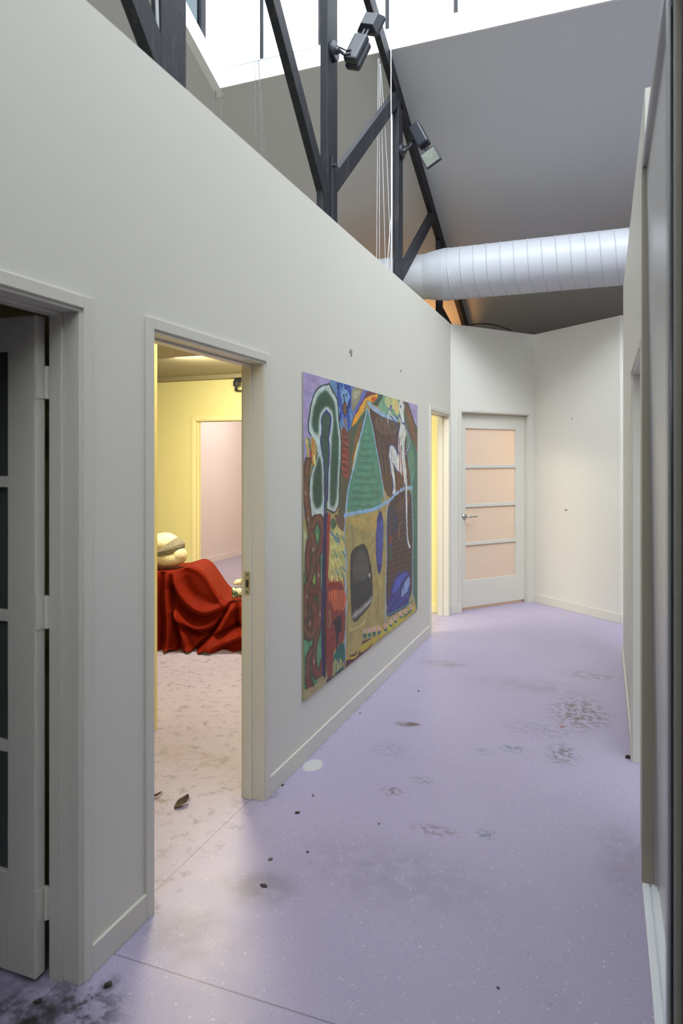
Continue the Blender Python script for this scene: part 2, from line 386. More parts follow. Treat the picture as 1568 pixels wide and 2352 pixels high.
# sloping roof lining with the skylight opening
SL = 0.462; ZC = 7.638
SX0, SX1, SY0, SY1 = -3.35, 2.2, 0.6, 5.54
def zc(y): return ZC - SL * y
def slope_quad(bm, x0, x1, y0, y1, f, t=.16):
    a = [bm.verts.new(v) for v in ((x0, y0, f(y0)), (x1, y0, f(y0)), (x1, y1, f(y1)), (x0, y1, f(y1)))]
    b = [bm.verts.new(v) for v in ((x0, y0, f(y0) + t), (x1, y0, f(y0) + t), (x1, y1, f(y1) + t), (x0, y1, f(y1) + t))]
    bm.faces.new(a[::-1]); bm.faces.new(b)
    for i in range(4): bm.faces.new((a[i], a[(i + 1) % 4], b[(i + 1) % 4], b[i]))
bm = bmesh.new()
slope_quad(bm, -7.2, SX0, SY0, 12.2, zc); slope_quad(bm, SX1, 4.2, SY0, 12.2, zc)
slope_quad(bm, SX0, SX1, SY1, 12.2, zc)
near = lambda y: zc(SY0) + .45 * (y - SY0)
slope_quad(bm, -7.2, 4.2, -2.7, SY0, near)
bmesh.ops.remove_doubles(bm, verts=bm.verts[:], dist=1e-5)
struct(obj('ceiling', bm, M['ceiling']), 'grey sloping roof lining around the skylight', 'ceiling')

# skylight: white upstand, dark mullions, glass
win = struct(empty('window_1', (SX0, SY1, zc(SY1))), 'roof skylight with white upstand and dark glazing bars', 'skylight')
def rel(parent, o):
    o.matrix_parent_inverse = Matrix.Translation(parent.location).inverted() if not parent.rotation_euler[2] else (Matrix.Translation(parent.location) @ Matrix.Rotation(parent.rotation_euler[2], 4, 'Z')).inverted()
    return o
UP = .172
bm = bmesh.new()
box(bm, SX0 - .002, SX1 + .002, SY1 - .006, SY1 + .07, zc(SY1) - .01, zc(SY1) + UP)                         # far kerb
def rake(bm, x0, x1, lo, hi):
    a = [bm.verts.new(v) for v in ((x0, SY0, zc(SY0) + lo), (x1, SY0, zc(SY0) + lo), (x1, SY1 + .07, zc(SY1 + .07) + lo), (x0, SY1 + .07, zc(SY1 + .07) + lo))]
    b = [bm.verts.new(v) for v in ((x0, SY0, zc(SY0) + hi), (x1, SY0, zc(SY0) + hi), (x1, SY1 + .07, zc(SY1 + .07) + hi), (x0, SY1 + .07, zc(SY1 + .07) + hi))]
    bm.faces.new(a[::-1]); bm.faces.new(b)
    for i in range(4): bm.faces.new((a[i], a[(i + 1) % 4], b[(i + 1) % 4], b[i]))
rake(bm, SX0 - .07, SX0 + .006, -.01, UP + .02); rake(bm, SX1 - .006, SX1 + .07, -.01, UP + .02)
box(bm, SX0 - .07, SX1 + .07, SY0 - .07, SY0, zc(SY0) - .01, zc(SY0) + UP)
rel(win, obj('upstand', bm, M['upstand'], win))
ZT = 7.60
rel(win, obj('sill_lip', B((SX0 + .05, SX1, SY1 - .008, SY1 + .012, zc(SY1) + UP - .012, zc(SY1) + UP)), M['alu'], win))
for x in (-2.914, -2.335, -1.717, -1.131, -.551, .03, .61, 1.19, 1.77):
    rel(win, obj('mullion', B((x - .022, x + .012, SY1 + .01, SY1 + .07, zc(SY1) + UP - .01, ZT)), M['timber'], win, bevel=.003))
rel(win, obj('mullion_edge', B(*[(x + .012, x + .020, SY1 + .015, SY1 + .05, zc(SY1) + UP, ZT) for x in (-2.914, -2.335, -1.717, -1.131, -.551, .03, .61, 1.19, 1.77)]), M['alu'], win))
for y in (5.27, 4.69, 4.10, 3.5, 2.9, 2.3, 1.7, 1.1):
    rel(win, obj('mullion', B((SX0 - .06, SX0 - .01, y - .02, y + .05, zc(y) + UP, ZT)), M['timber'], win, bevel=.003))
rel(win, obj('rim', B((SX0 - .07, SX1 + .07, SY1, SY1 + .07, ZT, ZT + .08), (SX0 - .07, SX1 + .07, SY0 - .07, SY0, ZT, ZT + .08), (SX0 - .07, SX0, SY0, SY1, ZT, ZT + .08), (SX1, SX1 + .07, SY0, SY1, ZT, ZT + .08)), M['timber'], win))
bm = bmesh.new()
def quad(bm, *p): bm.faces.new([bm.verts.new(v) for v in p])
quad(bm, (SX0, SY1 + .04, zc(SY1) + UP), (SX1, SY1 + .04, zc(SY1) + UP), (SX1, SY1 + .04, ZT), (SX0, SY1 + .04, ZT))
quad(bm, (SX1 + .03, SY0, zc(SY0)), (SX1 + .03, SY1, zc(SY1)), (SX1 + .03, SY1, ZT), (SX1 + .03, SY0, ZT))
quad(bm, (SX0, SY0, ZT + .04), (SX1, SY0, ZT + .04), (SX1, SY1, ZT + .04), (SX0, SY1, ZT + .04))
quad(bm, (SX0 - .035, 5.29, zc(5.29) + UP - .03), (SX0 - .035, SY1, zc(SY1) + UP - .03), (SX0 - .035, SY1, ZT), (SX0 - .035, 5.29, ZT))
rel(win, obj('glass_pane', bm, M['glass'], win))
bm = bmesh.new()
quad(bm, (SX0 - .035, SY0, zc(SY0) + UP - .03), (SX0 - .035, 5.29, zc(5.29) + UP - .03), (SX0 - .035, 5.29, ZT), (SX0 - .035, SY0, ZT))
rel(win, obj('tinted_pane', bm, M['blue_glass'], win))['label'] = 'pale blue tinted side glass'

# baseboards
def baseboard(name, a, b, spans, m=None, h=.092, t=.012, ends=0.0):
    ang = math.atan2(b[1] - a[1], b[0] - a[0]); bm = bmesh.new()
    for s0, s1 in spans: box(bm, s0, s1, -t, 0, 0, h)
    return struct(obj(name, bm, m or M['trim'], loc=(a[0], a[1], 0), rot=(0, 0, ang), bevel=.003))
AR = .050
baseboard('baseboard_left', (XL, Y0), CA, [(0, D1[0] - Y0 - AR), (D1[1] - Y0 + AR, D2[0] - Y0 - AR), (D2[1] - Y0 + AR, D3[0] - Y0 - AR), (D3[1] - Y0 + AR, 7.036 - Y0)])
baseboard('baseboard_far_door', CA, CB, [(0.0, .105), (1.175, 1.212)])
baseboard('baseboard_far_blank', CB, CC, [(0, 1.17)])
baseboard('baseboard_far_return', (CC[0], CC[1]), (3.2, CC[1]), [(0, 3)])
baseboard('baseboard_right', (XR, 6.0), (XR, 2.8), [(0, 6 - 3.924 - AR)])
baseboard('baseboard_yellow', (-7, 7.05), (-1.603, 7.05), [(0, 2.40 - .05), (3.25 + .05, 5.39)], M['yellow_trim'])
baseboard('baseboard_white_room', (-5.73, 7.16), (-5.73, 12), [(0, 4.8)], M['white_room'])

# ------------------------------------------------------------------ doors
def door_frame(e, w, z1, t, m, stop=True, back=True, arch=AR, rev=.011, near=True):
    """lining and architraves in local axes: X along the wall from the left jamb, Y into the wall"""
    bm = bmesh.new()
    box(bm, -.02, 0, -.004, t + .004, 0, z1); box(bm, w, w + .02, -.004, t + .004, 0, z1); box(bm, -.02, w + .02, -.004, t + .004, z1, z1 + .02)
    if stop:
        box(bm, 0, .009, .058, t - .006, 0, z1); box(bm, w - .009, w, .058, t - .006, 0, z1); box(bm, .009, w - .009, .058, t - .006, z1 - .009, z1)
    obj('door_lining', bm, m, e, bevel=.002)
    bm = bmesh.new()
    for ys in ([(-.013, 0)] + ([(t, t + .013)] if back else [])):
        box(bm, -arch, -rev, *ys, 0, z1 + arch); box(bm, -rev, w + rev, *ys, z1 + rev, z1 + arch)
        if near: box(bm, w + rev, w + arch, *ys, 0, z1 + arch)
    obj('architrave', bm, m, e, bevel=.0025)
def leaf(e, w, h, t, panes_x, pz, m, mp, mtx, z0=.012):
    """glazed door leaf, X across, Y thickness; panes_x = (x0, x1), pz = list of (z0, z1)"""
    bm = bmesh.new(); x0, x1 = panes_x
    vs_ = box(bm, 0, x0, 0, t, z0, h) + box(bm, x1, w, 0, t, z0, h)
    zz = [z0] + [v for p in pz for v in p] + [h]
    for a, b in zip(zz[0::2], zz[1::2]): vs_ += box(bm, x0, x1, 0.001 if (a > z0 and b < h) else 0, t - (0.001 if (a > z0 and b < h) else 0), a, b)
    bmesh.ops.transform(bm, matrix=mtx, verts=vs_)
    lf = obj('door_leaf', bm, m, e, bevel=.003)
    for a, b in pz:
        bm = bmesh.new(); v = box(bm, x0 - .005, x1 + .005, t / 2 - .004, t / 2 + .004, a - .005, b + .005)
        bmesh.ops.transform(bm, matrix=mtx, verts=v)
        obj('pane', bm, mp, lf)
    return lf
PZ = [(.318, .690), (.725, 1.097), (1.132, 1.515), (1.550, 1.940)]

# first door: open, hinged on the far jamb, leaf standing in the dark room
d1 = struct(empty('door_1', (XL, D1[0], 0), R(90)), 'white glazed door standing open into the dark room at left', 'door')
w1 = D1[1] - D1[0]
door_frame(d1, w1, HD, T, M['trim'])
mt = Matrix.Translation((w1 - .041, T + .018, 0)) @ Matrix.Rotation(R(90), 4, 'Z') @ Matrix.Translation((0, -.04, 0))
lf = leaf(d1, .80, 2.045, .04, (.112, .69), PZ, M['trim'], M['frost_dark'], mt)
for z in (1.84, 1.13, .23):
    bm = bmesh.new()
    tube(bm, [(w1 - .006, T + .008, z - .05), (w1 - .006, T + .008, z + .05)], .0075, 12)
    box(bm, w1 - .006, w1 - .001, T - .03, T + .004, z - .05, z + .05)
    box(bm, w1 - .040, w1 - .006, T + .0155, T + .0185, z - .05, z + .05)
    obj('hinge', bm, M['trim'], d1)

# second doorway into the yellow room
d2 = struct(empty('door_2', (XL, D2[0], 0), R(90)), 'open doorway into the yellow room with the red drape', 'doorway')
w2 = D2[1] - D2[0]
door_frame(d2, w2, HD, T, M['trim'])
bm = B((w2 - .0115, w2 - .009, .066, .094, .965, 1.075)); sp = obj('strike_plate', bm, M['brass_grey'], d2, bevel=.001)
sp['label'] = 'dull metal strike plate'
obj('latch_hole', B((w2 - .0125, w2 - .0113, .072, .086, 1.00, 1.035)), M['rubber'], sp)
bm = bmesh.new()
for z in (.978, 1.060): tube(bm, [(w2 - .0135, .079, z), (w2 - .0112, .079, z)], .004, 10)
obj('screw', bm, M['crumb'], sp)

# third doorway
d3 = struct(empty('door_3', (XL, D3[0], 0), R(90)), 'narrow far doorway glowing yellow beyond the painting', 'doorway')
door_frame(d3, D3[1] - D3[0], HD, T, M['trim'])
obj('strike_plate', B((-.001, .004, -.0055, .03, .96, 1.06), (.0, .0025, .03, .07, .96, 1.06)), M['brass_grey'], d3)

# fourth door: peach glazed door on the angled end wall
A4 = math.atan2(CB[1] - CA[1], CB[0] - CA[0]); t0, t1 = .151, 1.123
d4 = struct(empty('door_4', (CA[0] + t0 * math.cos(A4), CA[1] + t0 * math.sin(A4), 0), A4), 'closed white door with four glowing peach frosted panes', 'door')
w4 = t1 - t0
door_frame(d4, w4, 2.10, T, M['trim'], stop=False)
mt = Matrix.Translation((.003, .05, 0))
lf = leaf(d4, w4 - .006, 2.095, .04, (.094, .826), PZ, M['trim'], M['frost_peach'], mt, z0=.03)
bm = bmesh.new(); m_, _ = frame_axes((.075, .05, 1.0), (.075, .0, 1.0), (1, 0, 0))
tube(bm, [(.075, .052, 1.0), (.075, .038, 1.0)], .027, 24); tube(bm, [(.075, .04, 1.0), (.075, -.008, 1.0), (.080, -.014, 1.0), (.10, -.016, 1.0), (.205, -.014, 1.0)], .0085, 12)
hd = obj('door_handle', bm, M['steel'], lf, smooth=True); hd['label'] = 'chrome lever handle'

# doorway in the yellow wall
d5 = struct(empty('door_5', (-4.60, 7.05, 0), 0), 'doorway in the yellow wall to the pale pink room', 'doorway')
door_frame(d5, .85, 2.07, T, M['yellow_trim'])

# doorway on the right
d6 = struct(empty('door_6', (XR, 3.924, 0), R(-90)), 'doorway in the right corridor wall seen edge on', 'doorway')
door_frame(d6, .824, HD, T, M['trim'], near=False)

# sliding door unit beside the viewer
XF = .1326
d7 = struct(empty('door_7', (XF, 2.8, 0)), 'aluminium sliding door unit close to the viewer at the right edge', 'sliding door')
rel(d7, obj('jamb', B((XF, .186, 2.80, 2.804, 0, 2.70), (XF, XR - .001, 2.804, 2.86, 0, 2.70)), M['jamb_shade_tan'], d7, bevel=.002))
bm = bmesh.new(); box(bm, XF, XF + .03, -.6, 2.86, 2.70, 2.742); box(bm, XF + .035, .30, -.6, 2.86, 2.715, 2.75)
rel(d7, obj('head_rail', bm, M['alu'], d7, bevel=.003))
rel(d7, obj('head_track', B((XF + .030, XF + .038, -.6, 2.80, 2.69, 2.73)), M['rubber'], d7))
bm = bmesh.new(); v = box(bm, .176, .186, 2.788, 2.80, .012, 2.70); rel(d7, obj('side_channel', bm, M['alu'], d7))
bm = bmesh.new(); v = box(bm, 0, .02, 1.85, 2.785, .014, 2.71)
sh = Matrix.Identity(4); sh[0][2] = -.037 / 2.7; sh[0][3] = .188
bmesh.ops.transform(bm, matrix=sh, verts=bm.verts[:]); rel(d7, obj('sliding_panel', bm, M['panel'], d7))
bm = bmesh.new(); v = box(bm, -.004, 0.0, 2.76, 2.785, .014, 2.70); bmesh.ops.transform(bm, matrix=sh, verts=bm.verts[:])
rel(d7, obj('panel_seal', bm, M['alu'], d7))
rel(d7, obj('sill', B((XF, .158, -.6, 2.80, 0, .014), (.163, .21, -.6, 2.80, 0, .014), (XF, .21, -.6, 2.80, 0, .004)), M['upstand'], d7, bevel=.0015))
bm = bmesh.new()
box(bm, .136, .143, 1.735, 1.79, .016, 2.69); box(bm, .148, .185, 1.735, 1.775, .016, 2.69); 
st = rel(d7, obj('stile', bm, M['alu'], d7, bevel=.0018))
bm = bmesh.new(); tube(bm, [(.1455, 1.768, .016), (.1455, 1.768, 2.66)], .0042, 12); rel(d7, obj('stile_bead', bm, M['steel'], d7, smooth=True))
rel(d7, obj('stile_cover', B((.150, .172, 1.722, 1.735, .016, 2.66)), M['jamb_shade_tan'], d7, bevel=.004))
rel(d7, obj('near_panel', B((.163, .185, -.5, 1.722, .016, 2.69)), M['rubber'], d7))['label'] = 'black near sliding panel'

# ------------------------------------------------------------------ roof truss
def zb(y): return 5.164 - SL * (y - 4.993)
XT = -1.716; TW = .052
tr = thing(empty('roof_truss', (XT, 5.0, 3.02)), 'black stained timber roof truss running above the left partition', 'truss')
def member(name, a, b, d, w=TW, x=XT, cut=None):
    bm = bmesh.new(); beam(bm, (x, *a), (x, *b), w, d)
    return rel(tr, obj(name, bm, M['timber'], tr, bevel=.004))
cs = math.cos(math.atan(SL)); up = .07 / cs
member('top_chord', (0.9, zb(0.9) + up * .9), (10.2, zb(10.2) + up), .14)
member('bottom_chord', (0.6, 3.085), (9.6, 3.085), .13)
for y0, y1 in ((2.34, 2.52), (4.137, 4.317), (5.79, 5.93), (7.42, 7.56)):
    ym = (y0 + y1) / 2
    member('post', (ym, 3.02), (ym, zb(ym) + .02), y1 - y0, x=XT)
member('post', (.75, 3.02), (.75, zb(.75) - .3), .14)
member('brace', (2.50, 3.075), (1.45, 4.24), .125, .05)
member('brace', (4.14, 3.333), (2.62, 5.00), .105, .05)
member('packer', (4.10, 3.02), (4.10, 3.44), .075, .042)
member('brace', (4.20, 3.385), (5.84, 4.84), .115, .046)
member('brace', (5.86, 3.22), (7.16, 4.225), .105, .05)
bm = bmesh.new()
a = [(7.56, 3.02), (8.75, 3.02), (8.62, 3.16), (8.0, 3.24), (7.56, 3.33)]
f0 = [bm.verts.new((XT - .02, *p)) for p in a]; f1 = [bm.verts.new((XT + .02, *p)) for p in a]
bm.faces.new(f0); bm.faces.new(f1[::-1])
for i in range(len(a)): bm.faces.new((f0[i], f0[(i + 1) % 5], f1[(i + 1) % 5], f1[i]))
rel(tr, obj('gusset', bm, M['timber'], tr))
bm = bmesh.new()
tube(bm, [(-1.69, 4.20, 3.55), (-1.655, 4.20, 3.55)], .012, 10); tube(bm, [(-1.66, 4.20, 3.55), (-1.655, 4.27, 3.548)], .006, 8)
box(bm, -1.69, -1.678, 4.185, 4.215, 3.10, 3.62)
cl = rel(tr, obj('bolt_strap', bm, M['black_metal'], tr, bevel=.002)); cl['label'] = 'dark metal strap with a protruding bolt'
# conduit clipped to the third post
bm = bmesh.new(); tube(bm, [(-1.752, 5.775, 3.05), (-1.752, 5.775, 4.75)], .011, 10)
thing(obj('conduit', bm, M['black_metal'], smooth=True), 'slim black conduit running up the third truss post', 'conduit')
bm = bmesh.new(); tube(bm, [(-1.744, 5.760, 3.05), (-1.742, 5.758, 3.9), (-1.743, 5.76, 4.72)], .0055, 8)
thing(obj('cable', bm, M['cord'], smooth=True), 'silvery cable clipped against the third truss post', 'cable')
bm = bmesh.new(); tube(bm, [(-1.70, 2.345, 3.03), (-1.705, 2.335, 3.4), (-1.715, 2.325, 3.9), (-1.72, 2.325, 4.6)], .008, 8)
thing(obj('conduit', bm, M['alu'], smooth=True), 'grey conduit beside the nearest truss post at top left', 'conduit')

# ------------------------------------------------------------------ duct
DY, DZ, DR = 6.87, 3.49, .257
du = thing(empty('air_duct', (0.1, DY, DZ - DR)), 'large white spiral air duct crossing above the corridor', 'duct')
def revolve_x(bm, prof, n=64):
    rings = []
    for x, r, dy, dz in prof:
        rings.append([bm.verts.new((x, DY + dy + r * math.cos(2 * math.pi * k / n), DZ + dz + r * math.sin(2 * math.pi * k / n))) for k in range(n)])
    for a, b in zip(rings, rings[1:]):
        for k in range(n): bm.faces.new((a[k], a[(k + 1) % n], b[(k + 1) % n], b[k]))
    return rings
bm = bmesh.new(); revolve_x(bm, [(-1.50 + i * .25, DR, 0, 0) for i in range(23)])
rel(du, obj('pipe', bm, M['duct'], du, smooth=True))
bm = bmesh.new(); pts = []
pit = .128; n_t = int(5.4 / pit)
for i in range(n_t * 40):
    a = 2 * math.pi * i / 40; pts.append((-1.50 + pit * i / 40, DY + (DR + .001) * math.cos(a), DZ + (DR + .001) * math.sin(a)))
tube(bm, pts, .0058, 5, cap=False)
rel(du, obj('spiral_seam', bm, M['duct'], du, smooth=True))
bm = bmesh.new()
prof = [(-1.50, DR + .004, 0, 0), (-1.56, DR - .004, 0, 0), (-1.62, DR - .012, 0, 0), (-1.68, DR - .024, 0, .0), (-1.72, DR - .034, 0, .0)]
revolve_x(bm, prof)
rel(du, obj('reducer', bm, M['duct'], du, smooth=True))
bm = bmesh.new(); revolve_x(bm, [(-1.70 - i * .25, DR - .03, 0, .0) for i in range(14)])
rel(du, obj('branch_pipe', bm, M['duct'], du, smooth=True))
for x, r_, dz in ((-1.49, DR + .0035, 0), (.95, DR + .0035, 0), (-2.3, DR - .026, 0)):
    bm = bmesh.new(); revolve_x(bm, [(x - .012, r_, 0, dz), (x + .012, r_, 0, dz)])
    rel(du, obj('joint_band', bm, M['duct'], du, smooth=True))

# ------------------------------------------------------------------ floodlights
def floodlight(name, base, c, L, N, label, power_wire):
    """base: centre of the wall plate on the post face (facing +x); c: housing centre; L: housing-to-head axis; N: face normal of the lamp head"""
    L = Vector(L).normalized(); N = Vector(N); N = (N - L * N.dot(L)).normalized(); W = L.cross(N)
    m = Matrix.Identity(4)
    for i in range(3): m[i][0], m[i][1], m[i][2], m[i][3] = W[i], N[i], L[i], c[i]
    e = thing(empty(name, base), label, 'floodlight', 'black floodlights on the truss')
    def o(nm, bm, mt, mtx=m, **k):
        bmesh.ops.transform(bm, matrix=mtx, verts=bm.verts[:]); return rel(e, obj(nm, bm, mt, e, **k))
    I = Matrix.Identity(4); b = Vector(base)
    bm = bmesh.new(); tube(bm, [b, b + Vector((.022, 0, 0)), b + Vector((.026, 0, 0))], [.064, .064, .058], 32)
    tube(bm, [b + Vector((.026, 0, 0)), b + Vector((.05, 0, 0))], [.026, .02], 20)
    o('mount_plate', bm, M['black_metal'], I, bevel=.003)
    bm = bmesh.new(); p0 = b + Vector((.045, 0, 0)); k = m @ Vector((0, -.055, -.07))
    mid = (p0 + k) / 2 + Vector((0, 0, -.02))
    tube(bm, [p0, mid, k], .011, 10); tube(bm, [b + Vector((.03, 0, .03)), mid + Vector((.012, .0, .025)), k + Vector((0, 0, .03))], .005, 8)
    o('swivel_arm', bm, M['black_metal'], I, smooth=True)
    bm = B((-.052, .052, -.055, .005, -.105, .10)); o('driver_box', bm, M['black_metal'], bevel=.018, seg=4)
    bm = B((-.056, .056, .0, .055, -.115, .095)); o('sensor_housing', bm, M['black_metal'], bevel=.022, seg=4)
    bm = B((-.022, -.006, -.02, -.002, .09, .185), (.006, .022, -.02, -.002, .09, .185)); o('neck', bm, M['black_metal'], bevel=.002)
    bm = bmesh.new()
    v = box(bm, -.075, .075, .0, .03, .15, .29)
    v2 = [bm.verts.new(q) for q in ((-.045, -.045, .175), (.045, -.045, .175), (.045, -.045, .265), (-.045, -.045, .265))]
    b4 = [v[0], v[1], v[5], v[4]]
    bm.faces.new(v2)
    for i in range(4): bm.faces.new((b4[i], b4[(i + 1) % 4], v2[(i + 1) % 4], v2[i]))
    hd = o('lamp_head', bm, M['black_metal'], bevel=.004)
    bm = B((-.066, .066, .028, .032, .159, .281)); bmesh.ops.transform(bm, matrix=m, verts=bm.verts[:])
    g = rel(e, obj('lamp_glass', bm, M['lampglass'], e)); g['label'] = 'greenish reflective lamp glass'
    return e
M['lampglass'] = mat('silvery_lamp_reflector', (0.20, 0.22, 0.18), 0.35, metal=0.0, noise=0.5, nscale=14)
# camera-side directions are only used to set how the heads hang
rt = Vector((.933, .359, 0)); fw = Vector((-.359, .933, 0)); Z_ = Vector((0, 0, 1))
floodlight('floodlight', (-1.69, 4.227, 4.325), (-1.69 + .15, 4.30, 4.335), rt * .40 + Z_ * .88 + fw * .10, fw * .75 + Z_ * .3 + rt * .45,
           'black floodlight tilted up against the bright skylight, on the tall post', None)
floodlight('floodlight', (-1.69, 5.86, 4.345), (-1.69 + .165, 5.90, 4.47), rt * .42 - Z_ * .85 - fw * .08, -fw * .85 - Z_ * .30 - rt * .30,
           'lower black floodlight showing its glass, on the third truss post', None)

# ------------------------------------------------------------------ hanging cords
def cord(a, b, r, m, label, group, sag=0.0, name='cord'):
    bm = bmesh.new(); a = Vector(a); b = Vector(b); pts = []
    for i in range(13):
        t = i / 12; p = a.lerp(b, t); p.x += sag * math.sin(math.pi * t) * .5; p.y += sag * math.sin(math.pi * t); pts.append(p)
    tube(bm, pts, r, 6)
    return thing(obj(name, bm, m, smooth=True), label, 'cord', group)
g1 = 'white cords hanging by the truss'; g2 = 'thin cords hanging from the skylight sill'
cord((-1.672, 5.50, 5.12), (-1.668, 5.50, 3.06), .0040, M['cord'], 'thickest white cord hanging straight down from the sill before the post', g1)
cord((-1.785, 5.50, 5.00), (-1.80, 5.50, 3.06), .0016, M['cord'], 'leftmost white cord of those hanging left of the third post', g1)
cord((-1.778, 5.51, 5.00), (-1.776, 5.51, 3.06), .0016, M['cord'], 'second white cord from the left beside the third post', g1)
cord((-1.768, 5.50, 4.95), (-1.715, 5.50, 3.06), .0016, M['cord'], 'white cord slanting slightly right toward the duct', g1)
cord((-1.766, 5.51, 4.95), (-1.675, 5.51, 3.06), .0016, M['cord'], 'white cord slanting most to the right toward the duct', g1, .02)
cord((-1.66, 5.49, 3.75), (-1.715, 5.49, 3.06), .0030, M['cord'], 'loose white cord fanning left where it meets the partition top', g1)
cord((-3.33, 5.525, 5.22), (-3.31, 5.525, 3.06), .0022, M['thin_cord'], 'thin cord hanging just right of the skylight corner', g2)
cord((-3.40, 5.55, 5.10), (-3.53, 5.55, 3.06), .0022, M['thin_cord'], 'thin cord leaning left from the skylight corner', g2)
cord((-3.40, 5.56, 5.10), (-3.50, 5.56, 3.06), .0022, M['thin_cord'], 'second thin cord leaning left from the skylight corner', g2)
cord((-2.975, 5.525, 5.25), (-2.93, 5.525, 3.06), .0022, M['thin_cord'], 'thin cord hanging from the first glazing bar', g2)
cord((-2.94, 5.525, 5.25), (-2.83, 5.525, 3.06), .0022, M['thin_cord'], 'thin cord slanting right under the first glazing bar', g2)
cord((-2.935, 5.53, 5.25), (-2.77, 5.53, 3.06), .0022, M['thin_cord'], 'thin cord slanting furthest right under the first glazing bar', g2)
# dark cable loops on the far wall top
bm = bmesh.new()
tube(bm, [(-1.40 + i * .055, 7.29 + i * .055, 3.035 + .05 * math.sin(math.pi * i / 8)) for i in range(9)], .007, 8)
thing(obj('cable', bm, M['rubber'], smooth=True), 'black cable looping over the top of the glazed door wall', 'cable')

